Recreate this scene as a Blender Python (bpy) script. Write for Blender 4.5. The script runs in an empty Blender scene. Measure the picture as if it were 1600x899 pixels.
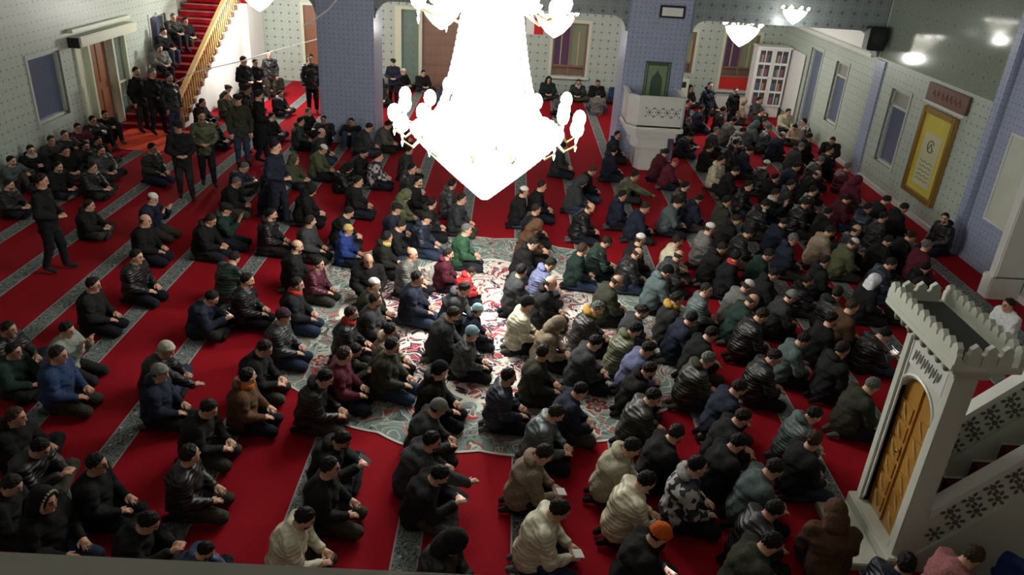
import bpy, bmesh, math, random
import numpy as np
from mathutils import Matrix, Vector
SC = bpy.context.scene
COLL = SC.collection
rnd = random.Random(11)
PI = math.pi

# ------------------------------------------------------------------ camera, world, lights, exposure
cam_d = bpy.data.cameras.new('camera'); cam = bpy.data.objects.new('camera', cam_d); COLL.objects.link(cam)
cam_d.sensor_fit = 'HORIZONTAL'; cam_d.sensor_width = 36.0; cam_d.lens = 1208/1600*36.0
cam_d.clip_start = 0.05; cam_d.clip_end = 200
cam.matrix_world = Matrix(((0.99831634, -0.05504826, -0.01828017, 0.0),
                           (0.00747363, 0.43460089, -0.90059214, 0.0),
                           (0.05752061, 0.89893924, 0.43428058, 5.8),
                           (0, 0, 0, 1)))
SC.camera = cam
SC.view_settings.view_transform = 'Standard'; SC.view_settings.look = 'None'
SC.view_settings.gamma = 1.0; SC.view_settings.use_curve_mapping = False
SC.view_settings.exposure = 0.0
world = bpy.data.worlds.new('night'); SC.world = world; world.use_nodes = True
world.node_tree.nodes['Background'].inputs[0].default_value = (0.5, 0.6, 0.7, 1)
world.node_tree.nodes['Background'].inputs[1].default_value = 0.02

def lamp(name, loc, power, radius=0.1, col=(1, .985, .92), kind='POINT'):
    l = bpy.data.lights.new(name, kind); l.energy = power; l.color = col
    if kind == 'POINT': l.shadow_soft_size = radius
    o = bpy.data.objects.new(name, l); o.location = loc; COLL.objects.link(o); return o
CHX, CHY = -0.27, 10.8                      # main chandelier axis
lamp('chandelier_light', (CHX, CHY, 1.86), 200, 0.12)
for k in range(6):                          # light of the ring of bulbs round the bowl
    a = k*PI/3 + .3
    lamp('chandelier_light', (CHX+1.32*math.cos(a), CHY+1.32*math.sin(a), 3.16), 40, 0.12)
for k in range(4):
    a = k*PI/2 + .6
    lamp('chandelier_light', (CHX+1.15*math.cos(a), CHY+1.15*math.sin(a), 4.85), 42, 0.12)
GLAMPS = [(1.26, 24.0), (-2.1, 24.0), (6.81, 24.0), (-7.45, 24.0)]   # lamps under the rear gallery
for x, y in GLAMPS:
    lamp('gallery_light', (x, y, 2.62), 135 if x > -7 else 330, 0.15, (1, .98, .92))

# ------------------------------------------------------------------ materials
def mat(name, base, rough=.6, metal=0., spec=.5, emit=None, estr=0.):
    m = bpy.data.materials.new(name); m.use_nodes = True
    b = m.node_tree.nodes['Principled BSDF']
    b.inputs['Base Color'].default_value = (*base, 1); b.inputs['Roughness'].default_value = rough
    b.inputs['Metallic'].default_value = metal; b.inputs['Specular IOR Level'].default_value = spec
    if emit: b.inputs['Emission Color'].default_value = (*emit, 1); b.inputs['Emission Strength'].default_value = estr
    return m
class NT:
    def __init__(s, m): s.t = m.node_tree; s.b = s.t.nodes['Principled BSDF']
    def n(s, typ, **kw):
        nd = s.t.nodes.new(typ)
        for k, v in kw.items():
            if k.startswith('i_'):
                key = k[2:]; key = int(key) if key.isdigit() else key
                if hasattr(v, 'bl_idname') or isinstance(v, bpy.types.NodeSocket): s.t.links.new(v, nd.inputs[key])
                else: nd.inputs[key].default_value = v
            else: setattr(nd, k, v)
        return nd
    def m(s, op, a, b=0., c=0.):
        return s.n('ShaderNodeMath', operation=op, i_0=a, i_1=b, i_2=c).outputs[0]
    def mix(s, f, a, b, typ='MIX'):
        nd = s.t.nodes.new('ShaderNodeMix'); nd.data_type = 'RGBA'; nd.blend_type = typ
        for i, v in ((0, f), (6, a), (7, b)):
            if isinstance(v, bpy.types.NodeSocket): s.t.links.new(v, nd.inputs[i])
            else: nd.inputs[i].default_value = (*v, 1) if isinstance(v, tuple) and len(v) == 3 else v
        return nd.outputs[2]
    def col(s, v): s.t.links.new(v, s.b.inputs['Base Color'])
    def bump(s, h, st=.3, d=.01):
        b = s.n('ShaderNodeBump', i_Strength=st, i_Distance=d, i_Height=h); s.t.links.new(b.outputs[0], s.b.inputs['Normal'])
def grain(m, c1, c2, scale, st=.2, dist=.01, coord='Object', detail=4, stretch=None):
    q = NT(m); tc = q.n('ShaderNodeTexCoord').outputs[coord]
    if stretch: tc = q.n('ShaderNodeMapping', i_Vector=tc, i_Scale=stretch).outputs[0]
    no = q.n('ShaderNodeTexNoise', i_Vector=tc, i_Scale=scale, i_Detail=detail)
    q.col(q.mix(no.outputs[0], c1, c2)); q.bump(no.outputs[0], st, dist); return m

def cloth_material(name, scale, rough, st, sheen=.0, metal=0.):
    m = mat(name, (.5, .5, .5), rough); q = NT(m)
    oi = q.n('ShaderNodeObjectInfo'); tc = q.n('ShaderNodeTexCoord')
    no = q.n('ShaderNodeTexNoise', i_Vector=tc.outputs['Object'], i_Scale=scale, i_Detail=5., i_Roughness=.65)
    no2 = q.n('ShaderNodeTexNoise', i_Vector=tc.outputs['Object'], i_Scale=9., i_Detail=2.)
    f = q.n('ShaderNodeMapRange', i_Value=no.outputs[0], i_1=.3, i_2=.75, i_3=.65, i_4=1.3)
    c = q.mix(1.0, oi.outputs['Color'], q.n('ShaderNodeCombineColor', i_0=f.outputs[0], i_1=f.outputs[0], i_2=f.outputs[0]).outputs[0], 'MULTIPLY')
    q.col(c); h = q.m('ADD', no.outputs[0], q.m('MULTIPLY', no2.outputs[0], 2.)); q.bump(h, st, .02)
    q.b.inputs['Sheen Weight'].default_value = sheen; q.b.inputs['Specular IOR Level'].default_value = .22 if rough > .5 else .4
    if name == 'padded_nylon':              # quilted bands
        wv = q.n('ShaderNodeTexWave', i_Vector=tc.outputs['Object'], i_Scale=7., i_Distortion=3., i_Detail=2., bands_direction='Z')
        q.bump(q.m('ADD', q.m('MULTIPLY', wv.outputs['Fac'], .9), q.m('MULTIPLY', no.outputs[0], .8)), .35, .02)
    return m
M_CLOTH = cloth_material('coat_cloth', 40., .88, .5)
M_NYLON = cloth_material('padded_nylon', 14., .45, .8)
M_KNIT = cloth_material('knit_wool', 90., .95, .7)
M_HAIR = cloth_material('hair', 70., .55, .6)
def patterned_cloth():
    m = mat('patterned_knit', (.3, .3, .3), .9); q = NT(m); tc = q.n('ShaderNodeTexCoord')
    v = q.n('ShaderNodeTexVoronoi', i_Vector=tc.outputs['Object'], i_Scale=16.)
    st = q.m('GREATER_THAN', q.n('ShaderNodeSeparateColor', i_0=v.outputs['Color']).outputs[0], .55)
    q.col(q.mix(st, (.02, .02, .03), (.42, .4, .38))); q.bump(v.outputs[0], .4, .01); return m
M_PATTERN = patterned_cloth()
def skin_material():
    m = mat('skin', (.5, .3, .2), .5); q = NT(m)
    oi = q.n('ShaderNodeObjectInfo'); at = q.n('ShaderNodeAttribute', attribute_name='feature')
    no = q.n('ShaderNodeTexNoise', i_Vector=q.n('ShaderNodeTexCoord').outputs['Object'], i_Scale=30., i_Detail=4.)
    c = q.mix(q.m('MULTIPLY', no.outputs[0], .25), oi.outputs['Color'], (.45, .14, .09))
    sp = q.n('ShaderNodeSeparateColor', i_0=at.outputs['Color'])
    c = q.mix(sp.outputs[0], c, (.015, .01, .008)); c = q.mix(sp.outputs[1], c, (.36, .1, .09))
    c = q.mix(sp.outputs[2], c, (.7, .68, .64)); q.col(c)
    q.b.inputs['Subsurface Weight'].default_value = 0.; return m
M_SKIN = skin_material()

def tile_material(name, base, base2, motif, size=.27, rough=.3, motif_r=.16, second=None, curlw=.06, joint=(.33, .36, .33)):
    """glazed wall tiles: faint joints and a small petalled motif per half tile; UVs are in metres"""
    m = mat(name, base, rough); q = NT(m)
    uv = q.n('ShaderNodeTexCoord').outputs['UV']; sx = q.n('ShaderNodeSeparateXYZ', i_0=uv)
    u = q.m('DIVIDE', sx.outputs[0], size); v = q.m('DIVIDE', sx.outputs[1], size)
    fu = q.m('SUBTRACT', q.m('FRACT', u), .5); fv = q.m('SUBTRACT', q.m('FRACT', v), .5)
    r = q.m('SQRT', q.m('ADD', q.m('MULTIPLY', fu, fu), q.m('MULTIPLY', fv, fv)))
    ang = q.m('ARCTAN2', fv, fu)
    pet = q.m('ADD', q.m('MULTIPLY', q.m('COSINE', q.m('MULTIPLY', ang, 4.)), .05), motif_r)
    inm = q.m('LESS_THAN', r, pet); core = q.m('LESS_THAN', r, motif_r*.35)
    ring = q.m('MULTIPLY', q.m('GREATER_THAN', r, .36), q.m('LESS_THAN', r, .41))
    no = q.n('ShaderNodeTexNoise', i_Vector=uv, i_Scale=1.3, i_Detail=3.)
    vo = q.n('ShaderNodeTexVoronoi', i_Vector=uv, i_Scale=22., feature='DISTANCE_TO_EDGE')
    curl = q.m('MULTIPLY', q.m('LESS_THAN', vo.outputs[0], curlw), .45)
    c = q.mix(no.outputs[0], base, base2)
    c = q.mix(q.m('MULTIPLY', ring, .35), c, motif); c = q.mix(curl, c, second or motif)
    c = q.mix(q.m('MULTIPLY', inm, .75), c, motif); c = q.mix(core, c, (.25, .05, .05))
    ju = q.m('GREATER_THAN', q.m('ABSOLUTE', fu), .485); jv = q.m('GREATER_THAN', q.m('ABSOLUTE', fv), .485)
    j = q.m('MAXIMUM', ju, jv); c = q.mix(q.m('MULTIPLY', j, .7), c, joint); q.col(c)
    q.bump(q.m('SUBTRACT', q.m('MULTIPLY', no.outputs[0], .6), j), .25, .004)
    return m
M_TILE = tile_material('pale_green_wall_tile', (.50, .57, .49), (.56, .63, .55), (.15, .22, .22))
M_TILE_SIDE = tile_material('pale_grey_wall_tile', (.46, .53, .46), (.54, .60, .52), (.20, .26, .24), size=.2, motif_r=.15, rough=.42)
M_FASCIA = tile_material('grey_fascia_tile', (.22, .26, .27), (.28, .32, .32), (.10, .13, .15), size=.3, motif_r=.16)
M_WINFR = mat('grey_white_frame', (.46, .50, .46), .45)
M_TILE_BLUE = tile_material('blue_floral_tile', (.36, .41, .54), (.44, .49, .62), (.16, .20, .38), size=.12, motif_r=.17, curlw=.12, second=(.20, .25, .42), joint=(.24, .28, .37))
M_TILE_UP = tile_material('olive_glazed_upper_tile', (.22, .26, .21), (.27, .31, .26), (.14, .17, .14), size=.4, rough=.1, motif_r=.09, joint=(.2, .23, .19))
M_PLASTER = grain(mat('white_plaster', (.8, .8, .77), .8), (.78, .78, .75), (.84, .84, .81), 3., .1)
M_MARBLE = grain(mat('veined_marble', (.5, .52, .46), .28), (.52, .56, .48), (.68, .70, .61), 2.2, .05, .004, detail=8)
M_MARBLE2 = grain(mat('white_marble', (.68, .69, .66), .3), (.60, .62, .58), (.74, .75, .72), 3., .05, .004, detail=8)
M_DARK = mat('recess_shade', (.03, .035, .03), .8)
M_MAROON = grain(mat('maroon_stair_carpet', (.1, .01, .02), .95), (.08, .006, .012), (.14, .01, .02), 60., .4)
M_WOOD = grain(mat('golden_carved_wood', (.4, .19, .04), .35), (.30, .13, .02), (.52, .27, .05), 9., .3, .01, stretch=(1, 1, .2))
M_WOOD_RED = grain(mat('reddish_door_wood', (.25, .09, .04), .45), (.20, .07, .03), (.30, .12, .05), 8., .2, .005, stretch=(1, 1, .15))
M_WOOD_BR = grain(mat('brown_screen_wood', (.22, .12, .08), .5), (.18, .10, .07), (.27, .16, .11), 8., .2, .005, stretch=(1, 1, .15))
M_PINE = grain(mat('varnished_pine', (.62, .40, .16), .3), (.52, .31, .11), (.70, .47, .2), 7., .15, .005, stretch=(.3, .3, 1))
M_FRAME = mat('cream_painted_metal', (.62, .66, .50), .4)
M_WHITE = mat('white_lacquer', (.8, .8, .78), .35)
M_GREYSTONE = grain(mat('grey_painted_parapet', (.16, .165, .14), .7), (.27, .28, .24), (.34, .35, .30), 6., .3)
def glass_mat(name, col, a=.35):
    m = mat(name, col, .06); m.node_tree.nodes['Principled BSDF'].inputs['Alpha'].default_value = a; return m
M_GLASS = glass_mat('green_tinted_glass', (.25, .35, .30), .45)
M_PANE = grain(mat('dusky_patterned_pane', (.10, .12, .18), .12), (.08, .10, .16), (.15, .18, .26), 18., .1)
M_BLACK = mat('black_plastic', (.012, .012, .014), .5)
M_RED = mat('red_cloth', (.6, .02, .02), .8)
M_BRASS = mat('polished_brass', (.7, .5, .2), .25, 1.)
M_SCREEN = mat('lit_phone_screen', (.9, .9, .95), .3, emit=(.9, .93, 1), estr=4.)
M_CRYSTAL = mat('lit_crystal', (.95, .95, .9), .08, emit=(1, .99, .94), estr=3.2)
M_BULB = mat('lit_bulb', (1, 1, 1), .3, emit=(1, .98, .92), estr=14.)
M_LAMPGLASS = mat('lit_lamp_glass', (1, 1, .95), .3, emit=(1, .97, .82), estr=3.)
for m_ in (M_CRYSTAL, M_BULB, M_SCREEN, M_LAMPGLASS):
    m_.cycles.emission_sampling = 'NONE'
def red_carpet_material(name):
    m = mat(name, (.5, .01, .02), .95); q = NT(m); tc = q.n('ShaderNodeTexCoord').outputs['Object']
    a = q.n('ShaderNodeTexNoise', i_Vector=tc, i_Scale=220., i_Detail=2.); b = q.n('ShaderNodeTexNoise', i_Vector=tc, i_Scale=1.2, i_Detail=3.)
    c = q.mix(b.outputs[0], (.25, .003, .009), (.36, .006, .015)); c = q.mix(q.m('MULTIPLY', a.outputs[0], .4), c, (.17, .002, .006)); q.col(c)
    q.bump(a.outputs[0], .5, .01); q.b.inputs['Specular IOR Level'].default_value = .15; return m
M_CARPET = red_carpet_material('red_pile_carpet')
def stripe_material():
    m = mat('grey_floral_border', (.3, .32, .3), .95); q = NT(m); tc = q.n('ShaderNodeTexCoord').outputs['Object']
    sx = q.n('ShaderNodeSeparateXYZ', i_0=tc)
    wv = q.n('ShaderNodeTexNoise', i_Vector=tc, i_Scale=5., i_Detail=2.)
    d = q.n('ShaderNodeVectorMath', operation='ADD', i_0=tc, i_1=wv.outputs['Color'])
    v = q.n('ShaderNodeTexVoronoi', i_Vector=d.outputs[0], i_Scale=9., feature='DISTANCE_TO_EDGE')
    v2 = q.n('ShaderNodeTexVoronoi', i_Vector=tc, i_Scale=7.)
    c = q.mix(q.m('LESS_THAN', v.outputs[0], .07), (.20, .225, .215), (.035, .05, .055))
    c = q.mix(q.m('LESS_THAN', v2.outputs[0], .16), c, (.40, .42, .36))
    ed = q.m('GREATER_THAN', q.m('ABSOLUTE', sx.outputs[0]), .122)
    c = q.mix(ed, c, (.30, .32, .30)); q.col(c); q.b.inputs['Specular IOR Level'].default_value = .15; return m
M_STRIPE = stripe_material()
def rug_material():
    m = mat('medallion_rug', (.5, .5, .45), .95); q = NT(m); tc = q.n('ShaderNodeTexCoord').outputs['Object']
    sx = q.n('ShaderNodeSeparateXYZ', i_0=tc); x, y = sx.outputs[0], sx.outputs[1]
    r = q.m('SQRT', q.m('ADD', q.m('MULTIPLY', x, x), q.m('MULTIPLY', y, y))); an = q.m('ARCTAN2', y, x)
    nz = q.n('ShaderNodeTexNoise', i_Vector=tc, i_Scale=1.8, i_Detail=1.)
    w = q.n('ShaderNodeVectorMath', operation='MULTIPLY_ADD', i_0=nz.outputs['Color'], i_1=(1.3, 1.3, 0), i_2=tc).outputs[0]
    ve = q.n('ShaderNodeTexVoronoi', i_Vector=w, i_Scale=5.6, feature='DISTANCE_TO_EDGE', i_Randomness=.9).outputs[0]
    ve2 = q.n('ShaderNodeTexVoronoi', i_Vector=w, i_Scale=12., feature='DISTANCE_TO_EDGE').outputs[0]
    vc = q.n('ShaderNodeTexVoronoi', i_Vector=w, i_Scale=12.); hue = q.n('ShaderNodeSeparateColor', i_0=vc.outputs['Color']).outputs[0]
    # inner field: cream ground, red and dark arabesques
    fld = q.mix(q.m('GREATER_THAN', hue, .60), (.60, .57, .50), (.36, .07, .08))
    fld = q.mix(q.m('GREATER_THAN', hue, .80), fld, (.05, .03, .06))
    fld = q.mix(q.m('LESS_THAN', ve2, .05), fld, (.72, .69, .62))
    fld = q.mix(q.m('MULTIPLY', q.m('GREATER_THAN', ve, .07), q.m('LESS_THAN', ve, .12)), fld, (.07, .03, .05))
    # outer ground: grey-teal with cream vines and red flowers
    out = q.mix(q.m('GREATER_THAN', hue, .86), (.17, .215, .20), (.34, .05, .05))
    out = q.mix(q.m('LESS_THAN', hue, .16), out, (.05, .08, .08))
    out = q.mix(q.m('LESS_THAN', ve, .035), out, (.50, .53, .46))
    out = q.mix(q.m('MULTIPLY', q.m('GREATER_THAN', ve2, .10), q.m('LESS_THAN', ve2, .13)), out, (.30, .35, .31))
    lob = q.m('ADD', q.m('MULTIPLY', q.m('ABSOLUTE', q.m('COSINE', q.m('MULTIPLY', an, 8.))), .16), 2.15)
    c = q.mix(q.m('GREATER_THAN', r, lob), fld, out)
    dl = q.m('ABSOLUTE', q.m('SUBTRACT', r, lob)); c = q.mix(q.m('LESS_THAN', dl, .045), c, (.62, .62, .55))
    # flower medallions in the border
    sec = q.m('SUBTRACT', q.m('FRACT', q.m('MULTIPLY', an, 16/(2*PI))), .5)
    fy = q.m('SUBTRACT', r, 2.72); fx = q.m('MULTIPLY', sec, 1.05)
    fr = q.m('SQRT', q.m('ADD', q.m('MULTIPLY', fx, fx), q.m('MULTIPLY', fy, fy)))
    fa = q.m('ARCTAN2', fy, fx); pe = q.m('MULTIPLY', q.m('ABSOLUTE', q.m('COSINE', q.m('MULTIPLY', fa, 3.))), .07)
    for r0, cc_ in ((.13, (.46, .49, .42)), (.095, (.32, .05, .06)), (.035, (.46, .44, .36)), (-.01, (.30, .06, .07))):
        c = q.mix(q.m('LESS_THAN', fr, q.m('ADD', pe, r0)), c, cc_)
    # centre medallion
    cm = q.m('ADD', q.m('MULTIPLY', q.m('COSINE', q.m('MULTIPLY', an, 12.)), .06), .55)
    dc = q.m('ABSOLUTE', q.m('SUBTRACT', r, cm)); c = q.mix(q.m('LESS_THAN', dc, .03), c, (.36, .06, .07))
    dc = q.m('ABSOLUTE', q.m('SUBTRACT', r, q.m('MULTIPLY', cm, .5))); c = q.mix(q.m('LESS_THAN', dc, .03), c, (.08, .05, .08))
    q.col(c); pn = q.n('ShaderNodeTexNoise', i_Vector=tc, i_Scale=180., i_Detail=2.); q.bump(pn.outputs[0], .4, .01)
    q.b.inputs['Specular IOR Level'].default_value = .15; return m
M_RUG = rug_material()
def lattice_shade():
    return grain(mat('lattice_backing', (.10, .10, .085), .8), (.08, .08, .07), (.12, .12, .10), 8.)
M_BACK = lattice_shade()

# ------------------------------------------------------------------ mesh helpers
def fin(name, bm, m, parent=None, loc=None, smooth=False):
    bmesh.ops.recalc_face_normals(bm, faces=bm.faces)
    uvl = bm.loops.layers.uv.verify()
    for f in bm.faces:                       # box projection, in metres
        n = f.normal; ax = max(range(3), key=lambda i: abs(n[i]))
        for l in f.loops:
            c = l.vert.co
            l[uvl].uv = (c.y, c.z) if ax == 0 else (c.x, c.z) if ax == 1 else (c.x, c.y)
        if smooth: f.smooth = True
    me = bpy.data.meshes.new(name); bm.to_mesh(me); bm.free()
    if m: me.materials.append(m)
    o = bpy.data.objects.new(name, me); COLL.objects.link(o)
    if loc: o.location = loc
    if parent: o.parent = parent
    return o
def box(bm, x0, x1, y0, y1, z0, z1, bev=0.):
    vs = [bm.verts.new((x, y, z)) for x in (x0, x1) for y in (y0, y1) for z in (z0, z1)]
    fs = []
    for ids in ((0, 1, 3, 2), (4, 6, 7, 5), (0, 4, 5, 1), (2, 3, 7, 6), (0, 2, 6, 4), (1, 5, 7, 3)):
        fs.append(bm.faces.new([vs[i] for i in ids]))
    if bev:
        es = set(e for f in fs for e in f.edges); bmesh.ops.bevel(bm, geom=list(es), offset=bev, segments=2, affect='EDGES')
def prism(bm, pts, axis, a0, a1):
    """extrude a 2-D outline along an axis: 0 -> pts are (y,z); 1 -> (x,z); 2 -> (x,y)"""
    def V(p, a): return (a, p[0], p[1]) if axis == 0 else (p[0], a, p[1]) if axis == 1 else (p[0], p[1], a)
    A = [bm.verts.new(V(p, a0)) for p in pts]; B = [bm.verts.new(V(p, a1)) for p in pts]; n = len(pts)
    bm.faces.new(A); bm.faces.new(B[::-1])
    for i in range(n): bm.faces.new((A[i], B[i], B[(i+1) % n], A[(i+1) % n]))
def tube(bm, pts, r, seg=8, cap=True):
    pts = [Vector(p) for p in pts]; rings = []
    rr = r if isinstance(r, (list, tuple)) else [r]*len(pts)
    for i, p in enumerate(pts):
        d = (pts[min(i+1, len(pts)-1)]-pts[max(i-1, 0)]).normalized()
        a = d.cross(Vector((0, 0, 1)))
        if a.length < .05: a = d.cross(Vector((1, 0, 0)))
        a.normalize(); b = d.cross(a)
        rings.append([bm.verts.new(p+(a*math.cos(t)+b*math.sin(t))*rr[i]) for t in [2*PI*k/seg for k in range(seg)]])
    for A, B in zip(rings, rings[1:]):
        for k in range(seg): bm.faces.new((A[k], A[(k+1) % seg], B[(k+1) % seg], B[k]))
    if cap: bm.faces.new(rings[0][::-1]); bm.faces.new(rings[-1])
def lathe(bm, prof, seg=24, cx=0, cy=0):
    rings = [[bm.verts.new((cx+r*math.cos(2*PI*k/seg), cy+r*math.sin(2*PI*k/seg), z)) for k in range(seg)] for r, z in prof]
    for A, B in zip(rings, rings[1:]):
        for k in range(seg): bm.faces.new((A[k], A[(k+1) % seg], B[(k+1) % seg], B[k]))
    bm.faces.new(rings[0][::-1]); bm.faces.new(rings[-1])
def ball(bm, c, r, sub=1):
    ret = bmesh.ops.create_icosphere(bm, subdivisions=sub, radius=1)
    s = r if isinstance(r, tuple) else (r, r, r)
    for v in ret['verts']: v.co = Vector((v.co.x*s[0]+c[0], v.co.y*s[1]+c[1], v.co.z*s[2]+c[2]))
def new(): return bmesh.new()
def B(name, m, parent, *a, bev=0.):
    bm = new(); box(bm, *a, bev=bev); return fin(name, bm, m, parent)
def struct(o): o['kind'] = 'structure'; return o
def tag(o, label, cat, group=None):
    o['label'] = label; o['category'] = cat
    if group: o['group'] = group
    return o
def thing(name, label, cat, loc=(0, 0, 0), group=None):
    o = bpy.data.objects.new(name, None); COLL.objects.link(o); o.location = loc; o.empty_display_size = .2
    return tag(o, label, cat, group)
def dup(o, parent=None, loc=None):
    c = o.copy(); COLL.objects.link(c); c.parent = parent if parent else o.parent
    if loc is not None: c.location = loc
    return c
def wall_with_holes(name, m, axis, a0, a1, u0, u1, z0, z1, holes, ):
    """slab wall with rectangular openings; axis 0: plane X=const (u=Y); axis 1: plane Y=const (u=X)"""
    bm = new(); us = sorted({u0, u1, *[h[0] for h in holes], *[h[1] for h in holes]})
    for ua, ub in zip(us, us[1:]):
        cuts = sorted([(h[2], h[3]) for h in holes if h[0] <= ua+1e-6 and h[1] >= ub-1e-6]); z = z0
        for za, zb in cuts+[(z1, z1)]:
            if za > z+1e-6:
                if axis == 0: box(bm, a0, a1, ua, ub, z, za)
                else: box(bm, ua, ub, a0, a1, z, za)
            z = max(z, zb)
    return fin(name, bm, m)
# ================================================================== SETTING
XL, XR, YB, YF, ZC = -10.4, 9.45, 28.0, -1.5, 9.5
YP = 20.4                                    # front face of the gallery columns
bm = new(); box(bm, XL-.3, XR+.5, YF-.3, YB+.6, -.3, 0); struct(fin('floor', bm, M_PLASTER))
bm = new(); box(bm, XL-.3, XR+.5, YF-.3, YB+.6, ZC, ZC+.2); struct(fin('ceiling', bm, M_PLASTER))
w = struct(wall_with_holes('wall_left', M_TILE_SIDE, 0, XL-.3, XL, YF, YB, 0, ZC,
    [(17.03, 18.31, .95, 2.4), (18.98, 21.55, 0, 2.42), (23.2, 24.3, .0, 2.56), (25.2, 26.2, 1.4, 3.2)]))
w = struct(wall_with_holes('wall_back', M_TILE, 1, YB, YB+.3, XL, XR, 0, 3.9,
    [(-3.95, -1.62, .0, 2.66), (1.45, 2.65, .75, 2.55), (-7.2, -6.1, 0, 2.6), (5.6, 6.4, 1.1, 2.5), (7.45, 8.62, .62, 2.52)]))
bm = new(); box(bm, XL, XR, YB, YB+.3, 3.9, ZC); struct(fin('wall_back_upper', bm, M_TILE_UP))
struct(wall_with_holes('wall_right', M_TILE_SIDE, 0, XR, XR+.3, YF, YB, 0, 3.05,
    [(18.38, 19.35, .70, 2.5), (22.16, 23.05, .82, 2.54), (24.2, 25.2, .0, 2.6)]))
bm = new(); box(bm, XR, XR+.3, YF, YP+.1, 3.05, ZC); struct(fin('wall_right_upper', bm, M_TILE_UP))
bm = new(); box(bm, XR, XR+.3, YP+.1, YB, 3.05, ZC); struct(fin('trim_1', bm, M_PLASTER))  # white band: lamp light on the wall above the ledge, put into the colour
bm = new(); box(bm, XL, XR, YF-.3, YF, 0, ZC); struct(fin('wall_front', bm, M_PLASTER))
# ledge along the right wall top under the gallery, base course
bm = new(); box(bm, XR-.10, XR, YP+.4, YB-.02, 2.98, 3.08, .01); struct(fin('trim_2', bm, M_MARBLE2))
bm = new(); box(bm, XR-.03, XR, 7.2, 24.1, 0.0, .14, .008); struct(fin('baseboard_right', bm, M_MARBLE2))
bm = new(); box(bm, XL, XL+.03, YF, 16.9, 0.0, .14, .008); struct(fin('baseboard_left', bm, M_MARBLE2))
# gallery slab and tiled fascia with arched haunches between the columns
bm = new(); box(bm, XL+.02, XR-.02, YP+.75, YB-.02, 3.78, 4.05); struct(fin('gallery_slab', bm, M_PLASTER))
def fascia(x0, x1, drop_l, drop_r, zb=3.66, zt=5.3):
    pts = [(x0, zt), (x0, zb-drop_l)]
    def arc(cx, cz, r, a0, a1, n=8): return [(cx+r*math.cos(a0+(a1-a0)*k/n), cz+r*math.sin(a0+(a1-a0)*k/n)) for k in range(n+1)]
    if drop_l: pts += arc(x0+drop_l+.06, zb-drop_l, drop_l, PI, PI/2)
    if drop_r: pts += arc(x1-drop_r-.06, zb-drop_r, drop_r, PI/2, 0)
    pts += [(x1, zb-drop_r), (x1, zt)]
    bm = new(); prism(bm, pts, 1, YP+.12, YP+.55); return struct(fin('gallery_fascia', bm, M_FASCIA))
fascia(XL+.02, -4.93, .0, .38); fascia(-3.52, 2.93, .42, .36); fascia(4.52, XR-.02, .30, .62)
for n_, (x0, x1) in enumerate(((-4.95, -3.5), (2.93, 4.5))):
    bm = new(); box(bm, x0, x1, YP, YP+1.4, 0, ZC, .05); struct(fin('column', bm, M_TILE_BLUE))
# tiled pilaster strip and blue recess on the qibla wall, marble edge of the mihrab
bm = new(); box(bm, XR-.16, XR, 14.72, 14.98, 0, ZC, .02); struct(fin('trim_3', bm, M_TILE_BLUE))
bm = new(); box(bm, XR-.05, XR, 12.9, 14.7, 0, 6.5); struct(fin('trim_4', bm, M_TILE_BLUE))
bm = new(); box(bm, XR-.05, XR, 20.0, 20.5, 0, 3.0, .01); struct(fin('trim_5', bm, M_TILE_BLUE))
bm = new(); box(bm, 7.1, 9.44, 27.5, 27.99, 0, .45, .01); struct(fin('trim_6', bm, M_MARBLE2))
mh = thing('mihrab_surround', 'cream marble edge of the prayer niche at the right picture border', 'niche', (XR-.02, 12.0, 0))
for a in ((-.55, 0, .62, .84, 0, 5.2), (-.35, 0, -.9, -.75, 0, 5.2), (-.6, 0, .60, .90, 0, .45)):
    B('jamb', M_MARBLE2, mh, *a, bev=.02)
B('lintel', M_MARBLE2, mh, -.45, 0, -.9, .84, 5.2, 5.7, bev=.02)
pn = thing('tile_panel', 'pale green framed tile panel on the blue recess of the right wall', 'panel', (XR-.05, 13.62, 1.85))
B('field', M_MARBLE, pn, -.03, 0, -.55, .55, -.8, .8, bev=.005)
for a in ((-.05, 0, -.6, -.55, -.85, .85), (-.05, 0, .55, .6, -.85, .85), (-.05, 0, -.55, .55, .8, .85), (-.05, 0, -.55, .55, -.85, -.8)):
    B('border', M_MARBLE2, pn, *a)

# windows and doors (recessed panes in the openings)
def win_x(name, x, sgn, y0, y1, z0, z1, transom=None, pane=M_PANE, frame=M_WINFR, depth=.13, fw=.06):
    """opening in a wall whose face is X=x; sgn=+1 when the recess goes to +X"""
    e = bpy.data.objects.new(name, None); COLL.objects.link(e); e.location = (x, (y0+y1)/2, z0); struct(e)
    h = (y1-y0)/2; H = z1-z0; s = sgn
    def bb(nm, m, a, b, *r): lo, hi = sorted((a*s, b*s)); return B(nm, m, e, lo, hi, *r)
    zs = H-(H*.22) if transom else H
    bb('pane', pane, depth-.02, depth, -h, h, 0, zs)
    if transom: bb('transom_pane', transom, depth-.02, depth, -h, h, zs, H); bb('rail', frame, depth-.08, depth, -h, h, zs-.03, zs+.03)
    for nm, a in (('jamb', (-h, -h+fw, 0, H)), ('jamb', (h-fw, h, 0, H)), ('head', (-h, h, H-fw, H)), ('sill', (-h, h, 0, fw))):
        bb(nm, frame, .05, depth, *a)
    for nm, a in (('architrave', (-h-.07, -h, -.07, H+.07)), ('architrave', (h, h+.07, -.07, H+.07)), ('architrave', (-h, h, H, H+.07)), ('architrave', (-h, h, -.07, 0))):
        bb(nm, frame, -.025, .02, *a)
    return e
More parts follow.
